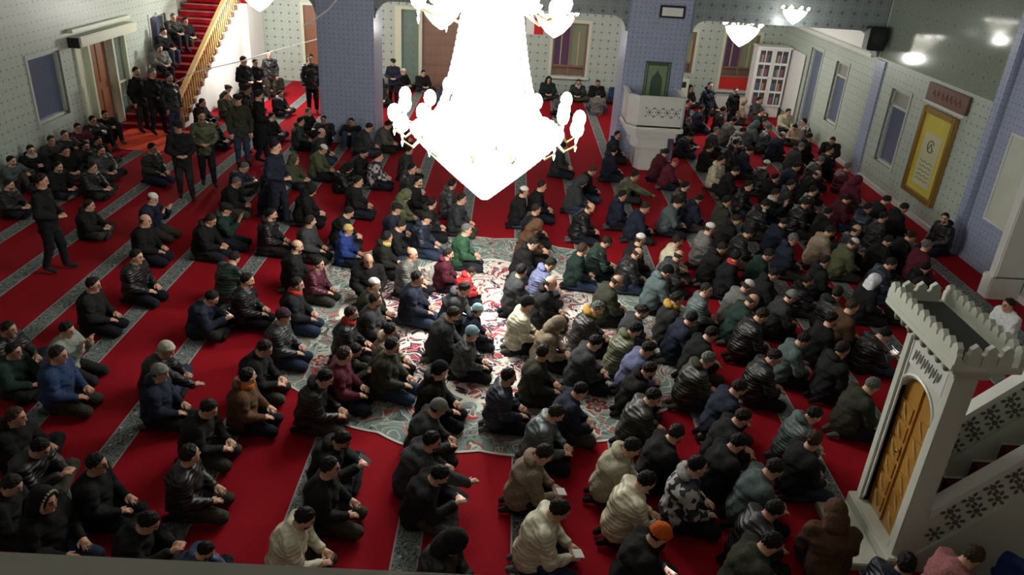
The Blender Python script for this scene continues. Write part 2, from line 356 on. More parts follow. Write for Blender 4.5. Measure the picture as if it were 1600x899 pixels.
def win_y(name, x0, x1, z0, z1, build, frame=M_FRAME, fw=.07):
    e = bpy.data.objects.new(name, None); COLL.objects.link(e); e.location = ((x0+x1)/2, YB, z0); struct(e)
    h = (x1-x0)/2; H = z1-z0
    for a in ((-h-.1, -h, -.0, H+.1), (h, h+.1, 0, H+.1), (-h, h, H, H+.1)):
        B('architrave', frame, e, a[0], a[1], -.03, .04, a[2], a[3])
    build(e, h, H); return e
M_TRANS = grain(mat('greenish_transom', (.3, .3, .27), .3), (.24, .25, .22), (.34, .33, .30), 10., .05)
win_x('window_1', XR, 1, 18.38, 19.35, .70, 2.5, M_TRANS)
win_x('window_2', XR, 1, 22.16, 23.05, .82, 2.54, M_TRANS)
win_x('window_3', XR, 1, 24.2, 25.2, 0.0, 2.6, None)
win_x('window_4', XL, -1, 17.03, 18.31, .95, 2.4, None)
M_TANPANE = grain(mat('tan_shutter', (.3, .27, .22), .6), (.26, .24, .2), (.33, .31, .26), 6., .05)
win_x('door_1', XL, -1, 23.2, 24.3, 0, 2.56, None, pane=M_PANE)
win_x('window_5', XL, -1, 25.2, 26.2, 1.4, 3.2, None, pane=M_TANPANE)
# sliding door set on the left wall: header box, posts, wooden leaf, glass leaf
dr = bpy.data.objects.new('door_2', None); COLL.objects.link(dr); dr.location = (XL, 20.2, 0); struct(dr)
B('header_box', M_FRAME, dr, -.02, .30, -1.4, 1.55, 2.38, 2.62, bev=.02)
B('header_end', M_BLACK, dr, .0, .28, -1.45, -1.40, 2.37, 2.60)
B('cable_tray', M_FRAME, dr, .0, .14, -1.4, 1.6, 2.70, 2.78)
for y in (-1.22, -.62, .62, 1.30): B('post', M_FRAME, dr, -.12, .05, y-.05, y+.05, 0, 2.4, bev=.01)
B('side_panel', M_FRAME, dr, -.1, -.06, -1.17, -.67, 0, 2.38)
wd = B('wooden_leaf', M_WOOD_RED, dr, -.22, -.17, -.57, .57, 0, 2.38)
for z0 in (.15, 1.28):
    for y0 in (-.48, .06): B('raised_panel', M_WOOD_RED, wd, -.17, -.15, y0, y0+.42, z0, z0+.95, bev=.008)
B('handle', M_BRASS, wd, -.15, -.11, -.53, -.50, 1.0, 1.2)
gl = B('glass_leaf', M_GLASS, dr, -.09, -.07, .67, 1.25, .12, 2.38)
B('kick_rail', M_FRAME, dr, -.1, -.04, .67, 1.25, 0, .12)
B('mid_rail', M_FRAME, gl, -.1, -.05, .67, 1.25, 1.1, 1.15)
B('lobby_wall', M_TILE_SIDE, dr, -.30, -.28, -1.3, 1.4, 0, 2.6)

def door_back(e, h, H):
    xs = [-h, -h+.12, -h+.72, -h+.84, h-.12, h]
    for k, (a, b) in enumerate(((xs[0], xs[1]), (xs[2], xs[3]), (xs[4], xs[5]))): B('post', M_FRAME, e, a, b, -.04, .1, 0, H)
    B('glass_leaf', M_GLASS, e, xs[1], xs[2], .04, .06, .1, H)
    s = B('wooden_screen', M_WOOD_BR, e, xs[3], xs[4], .05, .10, 0, H)
    for k in range(7): B('slat', M_WOOD_BR, s, xs[3]+.03, xs[4]-.03, .02, .05, .15+k*.36, .15+k*.36+.28)
    B('lobby_wall', M_TILE, e, -h, h, .27, .29, 0, H)
win_y('door_3', -3.95, -1.62, 0, 2.66, door_back)
def door_plain(e, h, H):
    d = B('wooden_leaf', M_WOOD_RED, e, -h, h, .08, .14, 0, H)
    for z0 in (.2, 1.35): B('raised_panel', M_WOOD_RED, d, -h+.15, h-.15, .05, .08, z0, z0+1.0, bev=.01)
    B('handle', M_BRASS, d, h-.14, h-.10, .02, .08, 1.0, 1.15)
win_y('door_4', -7.2, -6.1, 0, 2.6, door_plain)
M_PURP = mat('purple_cloth', (.09, .05, .12), .8); M_GRN = mat('sage_cloth', (.22, .27, .18), .8)
def window_wood(e, h, H, red=False):
    z = .0
    if red: B('red_cloth_panel', M_RED, e, -h, h, .02, .05, 0, .42); z = .42; B('rail', M_WOOD_BR, e, -h, h, .0, .1, z, z+.08)
    B('backboard', M_WOOD_BR, e, -h, h, .2, .24, 0, H)
    for a in (-h, -.035, h-.07): B('stile', M_WOOD_BR, e, a, a+.07, .04, .12, z, H)
    for zz in (z+.30, H-.07): B('rail', M_WOOD_BR, e, -h, h, .05, .11, zz, zz+.07)
    B('pane', M_PURP if not red else M_PURP, e, -h+.07, -.04, .10, .12, z+.37, H-.07)
    B('pane', M_GRN, e, .04, h-.07, .10, .12, z+.37, H-.07)
    for s in (-1, 1): B('curtain_edge', M_PINE, e, s*.3-.02, s*.3+.02, .07, .09, z+.37, H-.3)
win_y('window_6', 1.45, 2.65, .75, 2.55, lambda e, h, H: window_wood(e, h, H))
win_y('window_7', 7.45, 8.62, .62, 2.52, lambda e, h, H: window_wood(e, h, H, True))
win_y('window_8', 5.6, 6.4, 1.1, 2.5, lambda e, h, H: window_wood(e, h, H))
for n_, (x0, x1, z1) in enumerate(((1.3, 2.8, .73), (7.3, 8.8, .6))):
    bm = new(); box(bm, x0, x1, YB-.16, YB, z1-.06, z1, .01); struct(fin('sill_trim', bm, M_MARBLE2))

# wall things at the back
po = thing('red_wall_banner', 'small red and white banner on the back wall beside the wooden window', 'banner', (.78, YB-.01, 2.4))
B('red_half', M_RED, po, -.02, .3, -.02, 0, -.3, .24); B('white_half', M_WHITE, po, -.3, -.02, -.02, 0, -.3, .24)
# bookcase with glazed doors in the right back corner
bk = thing('bookcase', 'white glazed bookcase with two barred doors standing by the right back corner', 'bookcase', (8.66, 26.6, 0), )
M_SHADE = mat('dark_shelf_interior', (.05, .05, .045), .7)
B('carcass', M_WHITE, bk, -.42, .66, .06, .62, .35, 2.28, bev=.01); B('plinth', M_WHITE, bk, -.38, .62, .08, .6, 0, .35); B('cornice', M_WHITE, bk, -.46, .70, -.02, .66, 2.28, 2.34, bev=.01)
for d in range(2):
    x0 = -.42+.54*d
    fr = B('door', M_WHITE, bk, x0+.01, x0+.53, .03, .06, .37, 2.26, bev=.004)
    for r_ in range(4):
        for c_ in range(2):
            xa = x0+.07+c_*.21; za = .45+r_*.46
            B('pane', M_SHADE, fr, xa, xa+.17, .018, .032, za, za+.38)
    B('knob', M_BRASS, fr, x0+(.46 if d == 0 else .05), x0+(.48 if d == 0 else .07), .0, .03, 1.3, 1.34)
sp = B('side_panel', M_WHITE, bk, -.44, -.42, .08, .6, .37, 2.26)
rb = rnd
for r_ in range(4):
    for k in range(5):
        c = [(.45, .05, .05), (.05, .2, .15), (.12, .12, .3), (.4, .36, .25), (.1, .1, .1)][(k+r_*2) % 5]
        m_ = bpy.data.materials.get('book_%d' % ((k+r_*2) % 5)) or mat('book_%d' % ((k+r_*2) % 5), c, .6)
        z0 = .46+r_*.46
        for d in range(2):
            xa = -.42+.54*d+.085+(k % 2)*.21+(k//2)*.05
            B('book_spine', m_, bk, xa, xa+.045, .006, .017, z0, z0+.24)
# wardrobe-like white side beside it
ld = thing('white_cupboard', 'plain white narrow panel standing between bookcase and right wall', 'cupboard', (9.41, 26.7, 0))
B('body', M_WHITE, ld, -.02, .0, -1.2, .5, .3, 2.3); 

# framed calligraphy on the qibla wall
fr = thing('calligraphy_frame', 'tall gold framed yellow calligraphy panel hanging on the right wall', 'picture', (XR, 16.83, .52))
M_GOLD = grain(mat('carved_gilt', (.35, .2, .05), .35, .5), (.22, .12, .03), (.5, .32, .09), 25., .5)
M_YEL = grain(mat('yellow_calligraphy_mount', (.6, .5, .06), .4), (.5, .42, .05), (.7, .6, .1), 3., .1)
M_PALE = grain(mat('pale_calligraphy_paper', (.55, .56, .36), .4), (.48, .5, .32), (.62, .62, .42), 3., .1)
B('backing', M_YEL, fr, -.05, -.01, -.6, .6, .1, 1.86)
for a in ((-.72, -.58, 0, 1.96), (.58, .72, 0, 1.96), (-.58, .58, 0, .13), (-.58, .58, 1.83, 1.96)):
    B('frame_rail', M_GOLD, fr, -.10, 0, *a, bev=.015)
B('paper', M_PALE, fr, -.055, -.05, -.38, .38, .28, 1.45)
M_INK = mat('dark_green_ink', (.12, .14, .06), .6)
bm = new()
for k in range(5):
    zz = .42+k*.1
    tube(bm, [(-.058, -.28+j*.07, zz+.02*math.sin(j*2.1+k)) for j in range(9)], .007, 4)
fin('ink_line', bm, M_INK, fr)['kind'] = 'stuff'
bm = new(); tube(bm, [(-.058, .13*math.cos(t), 1.18+.13*math.sin(t)) for t in [k*PI/8 for k in range(-7, 8)]], .014, 5)
tube(bm, [(-.058, -.1, 1.1), (-.058, 0, 1.25), (-.058, .1, 1.08)], .014, 5); fin('ink_emblem', bm, M_INK, fr)['kind'] = 'stuff'
pq = thing('brown_plaque', 'brown carved plaque with a pink lower edge mounted above the gold frame', 'plaque', (XR-.01, 16.77, 2.56))
M_PLQ = grain(mat('brown_carved_board', (.14, .07, .05), .5), (.10, .05, .035), (.19, .09, .06), 14., .4)
B('board', M_PLQ, pq, -.06, 0, -.86, .86, .04, .42, bev=.01); B('edge', M_MARBLE2, pq, -.08, 0, -.86, .86, -.02, .04)
bm = new()
for k in range(7): tube(bm, [(-.063, -.6+k*.18, .15), (-.063, -.55+k*.18, .3), (-.063, -.5+k*.18, .2)], .012, 5)
fin('carved_script', bm, mat('plaque_letters', (.25, .10, .07), .5), pq)['kind'] = 'stuff'
# fascia loudspeaker, sign and wall lamp
lsp = thing('loudspeaker', 'black loudspeaker hung where the gallery fascia meets the right wall', 'speaker', (9.1, YP-.16, 3.5))
B('cabinet', M_BLACK, lsp, -.22, .24, -.16, .18, -.26, .30, bev=.03); bm = new(); lathe(bm, [(.14, 0), (.14, .02), (.05, .03)], 16)
o = fin('cone', bm, mat('speaker_cone', (.03, .03, .03), .4), lsp); o.rotation_euler = (PI/2, 0, 0); o.location = (0, -.16, .02)
B('bracket', M_BLACK, lsp, .2, .33, .0, .05, -.05, .05)
sg = thing('framed_notice', 'small dark-framed white notice high on the front of the right column', 'sign', (3.97, YP, 3.84))
B('frame', M_BLACK, sg, -.32, .32, -.05, 0, -.15, .15, bev=.01); B('sheet', M_WHITE, sg, -.26, .26, -.055, -.05, -.10, .10)
def small_lamp(name, loc, label, s=1., hang=0, cat='lamp', group=None):
    t = thing(name, label, cat, loc, group)
    bm = new(); lathe(bm, [(.02, -.42*s), (.20*s, -.30*s), (.36*s, -.12*s), (.42*s, .02*s), (.30*s, .05*s)], 20); fin('glass_bowl', bm, M_LAMPGLASS, t, smooth=True)
    for k in range(8):
        a = k*PI/4; bm = new(); ball(bm, (.46*s*math.cos(a), .46*s*math.sin(a), .12*s), .05*s, 2); fin('bulb', bm, M_BULB, t, smooth=True)
        bm = new(); tube(bm, [(.1*s*math.cos(a), .1*s*math.sin(a), .02*s), (.3*s*math.cos(a), .3*s*math.sin(a), -.03*s), (.46*s*math.cos(a), .46*s*math.sin(a), .07*s)], .012, 5); fin('arm', bm, M_BRASS, t)
    if hang:
        bm = new(); tube(bm, [(0, 0, 0), (0, 0, hang)], .015, 6); fin('stem', bm, M_BRASS, t)
        bm = new(); lathe(bm, [(.09, hang-.03), (.05, hang-.09), (.02, hang-.12)][::-1], 12); fin('ceiling_rose', bm, M_BRASS, t)
    return t
small_lamp('gallery_lamp', (1.26, 24.0, 3.12), 'glowing crystal lamp hanging before the wooden back window', 1.35, .66)
small_lamp('gallery_lamp', (-2.1, 24.0, 3.16), 'glowing crystal lamp hanging before the back glass door', 1.35, .62)
small_lamp('gallery_lamp', (6.81, 24.0, 3.14), 'glowing crystal lamp hanging before the window with red cloth', 1.2, .64)
small_lamp('gallery_lamp', (-7.45, 24.0, 3.35), 'glowing crystal lamp hanging beside the white stair wall', 1.3, .43)
sc = small_lamp('fascia_lamp', (6.9, YP-.34, 4.05), 'glowing lamp mounted on the tiled gallery fascia right of the column', .7)
B('wall_plate', M_BRASS, sc, -.06, .06, .28, .46, -.08, .08)
lamp('fascia_light', (6.9, YP-.55, 3.7), 25, .1)
# black wires
bm = new(); tube(bm, [(-5.14, 19.9, 3.03), (-4.95, 19.95, 3.12), (-4.74, 20., 3.28), (-4.5, 20, 3.46), (-4.25, 20, 3.75), (-4.2, 20, 4.3)], .02, 6)
tag(fin('white_cable', bm, M_WHITE), 'pale sagging cable in front of the top of the left column', 'cable')
bm = new(); tube(bm, [(-10.38, 21, .80), (-9.87, 21, .89), (-9.2, 21, 1.05), (-8.8, 21.05, 1.3), (-8.47, 21, 1.5), (-7.9, 21.3, 1.64), (-7.3, 21.8, 1.76), (-6.71, 22.5, 1.93), (-6.0, 24.5, 2.0), (-5.6, 27.9, 2.1)], .013, 6)
tag(fin('rope', bm, M_WHITE), 'thin pale rope strung across the stair foot and bright stair wall', 'rope')

# ================================================================== CARPETS
cp = thing('fitted_carpet', 'deep red fitted carpet with narrow grey floral bands between prayer rows', 'carpet', (0, 0, 0))
bm = new()
for a_ in ((XL+.01, XR-.01, YF+.05, YP-.01), (XL+.01, -4.96, YP-.01, YP+1.41), (-3.49, 2.92, YP-.01, YP+1.41), (4.51, XR-.01, YP-.01, YP+1.41), (XL+.01, XR-.01, YP+1.41, YB-.01)): box(bm, *a_, 0, .012)
fin('red_field', bm, M_CARPET, cp)
k = -8
first = None
for k in range(-8, 9):
    x = -.91+.145+k*1.178
    if not (XL+.3 < x < XR-.3): continue
    if first is None:
        bm = new(); box(bm, -.14, .14, 1.0, YB-.1, .012, .017); first = fin('floral_band', bm, M_STRIPE, cp); first.location = (x, 0, 0)
    else: dup(first, cp, (x, 0, 0))
M_BRIGHT = grain(mat('bright_orange_red_mat', (.8, .06, .02), .95), (.75, .05, .02), (.85, .09, .03), 90., .4)
mt = B('door_mat', M_BRIGHT, None, -10.1, -8.5, 18.6, 20.6, .018, .028); tag(mt, 'red mat lying on the carpet before the left wooden door', 'mat')
RUGC = (-.12, 10.8)
rg = thing('medallion_rug', 'large round scalloped rug with cream and red arabesques under the chandelier', 'rug', (RUGC[0], RUGC[1], .018))
def scallop(off):
    pts = []
    n = 16*12
    for i in range(n):
        a = 2*PI*i/n; ph = abs(((a*16/(2*PI)) % 1)-.5)*2      # 1 at joints, 0 mid lobe
        r = 3.26+.10*(math.cos(ph*PI*.5)) + (.14*max(0, 1-ph*5) if (i//12) % 2 == 0 else 0)
        pts.append(((r-off)*math.cos(a)*1.0, (r-off)*math.sin(a)*1.03))
    return pts
bm = new(); prism(bm, scallop(.0), 2, 0, .006); fin('cream_edge', bm, grain(mat('rug_edge', (.5, .52, .46), .95), (.45, .47, .42), (.56, .57, .5), 60.), rg)
bm = new(); prism(bm, scallop(.045), 2, .006, .010); fin('patterned_field', bm, M_RUG, rg)

# ================================================================== MAIN CHANDELIER
ch = thing('chandelier', 'huge blazing crystal chandelier hanging over the medallion rug', 'chandelier', (CHX, CHY, 0))
bm = new(); tube(bm, [(0, 0, 5.0), (0, 0, 9.48)], .035, 10); fin('chain', bm, M_BRASS, ch)
bm = new(); lathe(bm, [(.02, 2.04), (.10, 2.12), (.36, 2.36), (.70, 2.66), (.95, 2.90), (1.04, 3.02), (1.0, 3.10), (.6, 3.12)], 48); fin('crystal_bowl', bm, M_CRYSTAL, ch, smooth=True)
bm = new(); lathe(bm, [(.90, 3.13), (.64, 3.28), (.50, 3.46), (.42, 3.7), (.39, 4.1), (.385, 4.5), (.42, 4.9), (.35, 5.1)], 40); fin('crystal_column', bm, M_CRYSTAL, ch, smooth=True)
bm = new(); lathe(bm, [(.40, 4.62), (.62, 4.66), (.66, 4.74), (.4, 4.78)], 36); fin('upper_tray', bm, M_CRYSTAL, ch, smooth=True)
def strand_mesh(path, r):                   # a string of beads: one tube that swells at each bead
    bm = new(); P_, R_ = [], []
    for a, b in zip(path, path[1:]):
        for t, q_ in ((0, 1.), (.25, .9), (.5, .25), (.75, .9)):
            P_.append(tuple(a[i]+(b[i]-a[i])*t for i in range(3))); R_.append(r*q_)
    tube(bm, P_, R_, 6); return bm
st0 = fin('crystal_strand', strand_mesh([(1.03-.99*t, 0, 2.98-.96*t**.92) for t in [k/16 for k in range(17)]], .022), M_CRYSTAL, ch)
st1 = fin('crystal_strand', strand_mesh([(1.00-.60*(t**.36), 0, 3.12+1.5*t) for t in [k/18 for k in range(19)]], .020), M_CRYSTAL, ch)
dp0 = fin('drop', (lambda b: (lathe(b, [(.004, -.17), (.022, -.12), (.012, -.02), (.004, 0)], 6, 1.07, 0), b)[1])(new()), M_LAMPGLASS, ch)
for o, n in ((st0, 40), (st1, 36), (dp0, 44)):
    for k in range(1, n):
        c = dup(o, ch); c.rotation_euler = (0, 0, 2*PI*k/n)
bm = new(); tube(bm, [(1.06*math.cos(t), 1.06*math.sin(t), 3.04) for t in [2*PI*k/48 for k in range(49)]], .03, 8); fin('rim', bm, M_LAMPGLASS, ch)
def arm_set(n, R_, z, r0, z0, s, ph=0.):
    bm = new(); tube(bm, [(r0, 0, z0), (r0+(R_-r0)*.5, 0, z0-.12), (R_, 0, z0-.02), (R_, 0, z-.09)], .018, 6); arm = fin('arm', bm, M_BRASS, ch)
    bm = new(); lathe(bm, [(.02, z-.10), (.07*s, z-.07), (.06*s, z-.05)], 12, R_, 0); cup = fin('candle_cup', bm, M_LAMPGLASS, arm)
    bm = new(); ball(bm, (R_, 0, z+.02), (.095*s, .095*s, .13*s), 2); bulb = fin('bulb', bm, M_BULB, arm, smooth=True)
    bm = new(); 
    lathe(bm, [(.004, z-.30), (.02, z-.24), (.008, z-.2), (.022, z-.15), (.006, z-.09)], 6, R_, 0)
    pend = fin('pendant', bm, M_CRYSTAL, arm)
    arm.rotation_euler = (0, 0, ph)
    for k in range(1, n):
        c = dup(arm, ch); c.rotation_euler = (0, 0, ph+2*PI*k/n)
        for x_ in (cup, bulb, pend): dup(x_, c)
arm_set(14, 1.30, 3.22, 1.0, 3.02, 1.0, .1)
arm_set(7, 1.18, 3.42, .8, 3.12, .9, .35)
arm_set(8, .98, 4.74, .5, 4.66, 1.1, .2)
# ================================================================== STAIRS (left rear)
st = thing('staircase', 'red carpeted stairs with golden wooden balustrade climbing along the left wall', 'staircase', (-9.58, 20.6, 0))
SX0, SX1 = -.80, .80
RISE, RUN, NS = .17, .34, 17
M_NOSE = mat('worn_nosing', (.32, .16, .13), .7)
for k in range(NS):
    y = k*RUN; z = k*RISE
    s_ = B('step', M_CARPET, st, SX0, SX1-.10, y, y+RUN+.02, z, z+RISE-.025)
    B('nosing', M_NOSE, s_, SX0, SX1-.10, y-.012, y+.012, z+RISE-.05, z+RISE-.022)
    B('step_end', M_WOOD_BR, st, SX1-.10, SX1+.06, y-.02, y+.14, z+.02, z+RISE-.01, bev=.006)
yT, zT = NS*RUN, NS*RISE
B('landing', M_CARPET, st, SX0, 1.0, yT, 7.35, zT-.17, zT)
bm = new(); prism(bm, [(0.0, 0), (yT, 0), (yT, zT-.02), (0, .0)], 0, SX1-.10, SX1-.02)
o = fin('white_side_wall', bm, M_PLASTER, st)
B('white_end_wall', M_PLASTER, st, SX1-.1, .98, yT+.0, 7.35, 0, zT-.18)
slope = RISE/RUN
def rl(y): return y*slope+.80
bm = new()
prism(bm, [(-.15, rl(-.15)-.04), (yT+.1, rl(yT+.1)-.04), (yT+.1, rl(yT+.1)+.05), (-.15, rl(-.15)+.05)], 0, SX1-.07, SX1+.05); fin('handrail', bm, M_PINE, st)
bal = None
for k in range(NS*2):
    y = .10+k*RUN/2
    if bal is None:
        bm = new(); lathe(bm, [(.022, 0), (.03, .05), (.018, .12), (.032, .3), (.018, .5), (.026, .62), (.018, .7)], 8); bal = fin('baluster', bm, M_PINE, st, smooth=True); bal.location = (SX1-.01, y, (k//2)*RISE+RISE-.03)
    else: dup(bal, st, (SX1-.01, y, (k//2)*RISE+RISE-.03 + (.06 if k % 2 else -.0)))
B('newel_post', M_PINE, st, SX1-.07, SX1+.05, -.22, -.10, 0, .92, bev=.012)
bm = new(); ball(bm, (SX1-.01, -.16, .98), .07, 2); fin('newel_ball', bm, M_PINE, st, smooth=True)
B('landing_rail', M_PINE, st, SX1, 1.0, yT+.02, yT+.10, zT+.75, zT+.84)
for k in range(1): B('landing_baluster', M_PINE, st, SX1+.12, SX1+.155, yT+.04, yT+.075, zT, zT+.76)

# ================================================================== PREACHER'S PULPIT on the right column
pu = thing('marble_pulpit', 'white marble preaching pulpit with pierced front built against the right column', 'pulpit', (3.70, 19.75, 0))
PW = .70
out_ = [(-PW, .62), (-PW, -.30), (-.46, -.56), (PW-.06, -.56), (PW, -.50), (PW, .62)]
def ring_wall(nm, pts, z0, z1, th, m, parent):
    n = len(pts)
    for i in range(n-1):
        a, b = Vector(pts[i]), Vector(pts[i+1]); d = (b-a).normalized(); nn = Vector((d.y, -d.x))*-1
        q = [a, b, b+nn*th*-1, a+nn*th*-1]
        bm = new(); prism(bm, [(v.x, v.y) for v in q], 2, z0, z1); fin(nm, bm, m, parent)
ring_wall('side_slab', out_, 1.20, 1.93, -.06, M_MARBLE2, pu)
bm = new(); prism(bm, out_, 2, 1.16, 1.24); fin('floor_slab', bm, M_MARBLE2, pu)
bm = new(); prism(bm, [(x*1.05, y*1.03) for x, y in out_], 2, 1.08, 1.16); fin('moulding', bm, M_MARBLE2, pu)
bm = new(); prism(bm, [(x*1.03, y*1.03) for x, y in out_], 2, 1.91, 1.97); 
fin_cap = bm; bm.free()
for i in range(len(out_)-1):
    a, b = Vector(out_[i]), Vector(out_[i+1]); d = (b-a).normalized(); nn = Vector((d.y, -d.x))
    bm = new(); prism(bm, [(v.x, v.y) for v in (a+nn*.02-d*.02, b+nn*.02+d*.02, b-nn*.08+d*.02, a-nn*.08-d*.02)], 2, 1.92, 1.97); fin('top_rail', bm, M_MARBLE2, pu)
bm = new(); prism(bm, [(-.62, .6), (-.62, -.2), (-.42, -.46), (.56, -.46), (.60, .6)], 2, .92, 1.08); fin('corbel', bm, M_MARBLE2, pu)
bm = new(); prism(bm, [(-.5, .6), (-.5, -.1), (-.34, -.36), (.42, -.36), (.46, .6)], 2, .62, .92); fin('corbel', bm, M_MARBLE2, pu)
bm = new(); prism(bm, [(-.34, .6), (-.34, -.05), (-.22, -.28), (.28, -.28), (.32, .6)], 2, 0, .62); fin('stem', bm, M_MARBLE2, pu)
# pierced roundels and leaf shaped openings: dark inlays recessed in a raised frame
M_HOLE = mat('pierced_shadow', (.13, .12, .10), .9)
def holes_band(parent, cx, z0, n, pitch, put):
    """returns pieces: rosettes with six petals between curved ribs"""
    for i in range(n):
        c = cx+i*pitch
        bm = new()
        put(bm, [(c+.030*math.cos(t), z0+.030*math.sin(t)) for t in [k*PI/5 for k in range(10)]])
        for p in range(6):
            a = p*PI/3
            put(bm, [(c+math.cos(a)*(.065+.022*math.cos(t))-math.sin(a)*.012*math.sin(t), z0+math.sin(a)*(.065+.022*math.cos(t))+math.cos(a)*.012*math.sin(t)) for t in [k*PI/3 for k in range(6)]])
        for s in (-1, 1):
            for q_ in (-1, 1):
                put(bm, [(c+pitch*.5*s*.82+.018*math.cos(t), z0+q_*.10+.026*math.sin(t)) for t in [k*PI/3 for k in range(6)]])
        fin('pierced_rosette', bm, M_HOLE, parent)['kind'] = 'stuff'
holes_band(pu, -.18, 1.58, 4, .22, lambda bm, pts: prism(bm, pts, 1, -.566, -.556))
B('front_field', M_MARBLE2, pu, -.42, .62, -.563, -.555, 1.36, 1.38); B('front_field', M_MARBLE2, pu, -.42, .62, -.563, -.555, 1.78, 1.80)
# prayer rug with niche design hung on the column above the pulpit
hg = thing('hanging_prayer_rug', 'dark green prayer rug with pointed niche hung on the column above pulpit', 'rug', (3.80, YP-.03, 1.62))
M_RUGG = grain(mat('dark_green_weave', (.05, .09, .06), .9), (.035, .07, .045), (.07, .12, .08), 40., .4)
M_RUGL = grain(mat('sage_weave', (.2, .25, .15), .9), (.16, .21, .13), (.24, .29, .18), 40., .4)
B('ground', M_RUGG, hg, -.33, .33, -.012, 0, 0, 1.0); B('inner_field', M_RUGL, hg, -.24, .24, -.018, -.012, .1, .9)
bm = new(); prism(bm, [(-.15, .12), (-.15, .5), (-.12, .62), (-.05, .70), (0, .80), (.05, .70), (.12, .62), (.15, .5), (.15, .12)], 1, -.024, -.018); fin('niche', bm, M_RUGG, hg)
for s in (-1, 1): B('side_band', M_RUGL, hg, s*.29-.012, s*.29+.012, -.016, -.012, .04, .96)
# low pale cabinet by the back window right of column
cb = thing('pale_box', 'small cream box standing under the back window right of the column', 'box', (5.9, 27.3, 0))
B('body', M_FRAME, cb, -.3, .3, -.2, .2, 0, 1.05, bev=.02); B('slot', M_BLACK, cb, -.2, .2, -.21, -.2, .75, .95)

# ================================================================== MINBAR (pulpit stair) on the right
MX, MY0, MY1 = 4.10, 5.86, 6.78
mb = thing('minbar', 'tall marble minbar with crested portal, golden carved door and pierced stair sides', 'minbar', (MX, MY0, 0))
W = MY1-MY0
def M(nm, m, *a, bev=0., parent=None): return B(nm, m, parent or mb, *a, bev=bev)
M('plinth', M_MARBLE, -.06, .24, -.06, W+.06, 0, .22, bev=.015)
M('base_step', M_MARBLE, -.42, -.06, -.02, W+.02, 0, .10, bev=.01)
# portal: jambs, inner arched slab
M('jamb', M_MARBLE, 0, .22, 0, .10, .22, 2.34, bev=.01); M('jamb', M_MARBLE, 0, .22, W-.10, W, .22, 2.34, bev=.01)
ya, yb = .10, W-.10; yc = (ya+yb)/2+.04; dw = .33; ztop = 1.66
arch = [(yc+dw*math.cos(t), ztop+.28*math.sin(t)) for t in [PI*k/12 for k in range(13)]]
bm = new()
L = [(ya, .22), (ya, 2.34)]; 
outer = [(yb, .22), (yb, 2.34), (ya, 2.34), (ya, .22), (yc-dw, .22)]+arch[::-1]+[(yc+dw, .22)]
prism(bm, outer, 0, .04, .20); fin('portal_slab', bm, M_MARBLE, mb)
M('inscription_field', M_MARBLE2, .022, .045, ya+.04, yb-.04, 2.02, 2.28, bev=.004)
bm = new()
for k in range(6):
    tube(bm, [(.018, yb-.10-k*.085, 2.08), (.018, yb-.12-k*.085, 2.2), (.018, yb-.15-k*.085, 2.12), (.018, yb-.17-k*.085, 2.22)], .008, 4)
fin('carved_script', bm, mat('faded_green_script', (.46, .50, .42), .6), mb)['kind'] = 'stuff'
bm = new(); ar = [(yc+(dw+.03)*math.cos(t), ztop+.31*math.sin(t)) for t in [PI*k/14 for k in range(15)]]
tube(bm, [(.035, y, z) for y, z in [(yc+dw+.03, .22)]+ar+[(yc-dw-.03, .22)]], .018, 6); fin('arch_moulding', bm, M_MARBLE2, mb)
for s in (0, 1): M('panel_border', M_MARBLE2, .02, .04, (ya+.01 if s else yb-.03), (ya+.03 if s else yb-.01), .3, 2.3)
# carved wooden double door
dshape = [(yc-dw, .22)]+[(yc+dw*math.cos(t), ztop+.28*math.sin(t)) for t in [PI-PI*k/12 for k in range(13)]]+[(yc+dw, .22)]
bm = new(); prism(bm, dshape, 0, .10, .15); door = fin('door', bm, M_WOOD, mb)
for r_ in range(6):
    for c_ in range(2):
        y0 = yc-dw+.05+c_*(dw-.0); z0 = .30+r_*.225
        bm = new(); a_ = .085; b_ = .085
        prism(bm, [(y0, z0), (y0+.23, z0), (y0+.23, z0+.18), (y0, z0+.18)], 0, .085, .10); pp_ = fin('carved_panel', bm, M_WOOD, door)
bm = new()
for r_ in range(6):
    for c_ in range(2):
        y0 = yc-dw+.165+c_*dw; z0 = .39+r_*.225
        tube(bm, [(.082, y0-.05, z0-.07), (.075, y0, z0), (.082, y0+.05, z0+.07)], .012, 5)
fin('carved_rib', bm, M_PINE, door)['kind'] = 'stuff'
M('meeting_stile', M_WOOD, .08, .10, yc-.012, yc+.012, .24, 1.9, parent=door)
bm = new(); ball(bm, (.06, yc+.05, 1.1), .025, 2); fin('knob', bm, M_BRASS, door)
# stalactite cornice with round bosses, then cresting all round the open top
for k, (e, z0, z1) in enumerate(((.05, 2.34, 2.42), (.12, 2.42, 2.50), (.20, 2.50, 2.57))):
    M('cornice', M_MARBLE, -e, .22+e, -e, W+e, z0, z1, bev=.008)
bs = None
for k in range(8):
    y = -.02+k*(W+.04)/7
    bm = new(); ball(bm, (-.13, y, 2.455), (.035, .04, .055), 2); fin('boss', bm, mat('grey_green_boss', (.24, .28, .22), .5) if bs is None else bs, mb, smooth=True)
    bs = bs or bpy.data.materials['grey_green_boss']
crest = [(-.062, 0), (-.062, .09), (-.045, .11), (-.045, .15), (0, .19), (.045, .15), (.045, .11), (.062, .09), (.062, 0)]
cf = None
def crest_piece(loc, rz):
    global cf
    if cf is None:
        bm = new(); prism(bm, crest, 1, -.025, .025); cf = fin('crest', bm, M_MARBLE, mb); o = cf
    else: o = dup(cf, mb)
    o.location = loc; o.rotation_euler = (0, 0, rz)
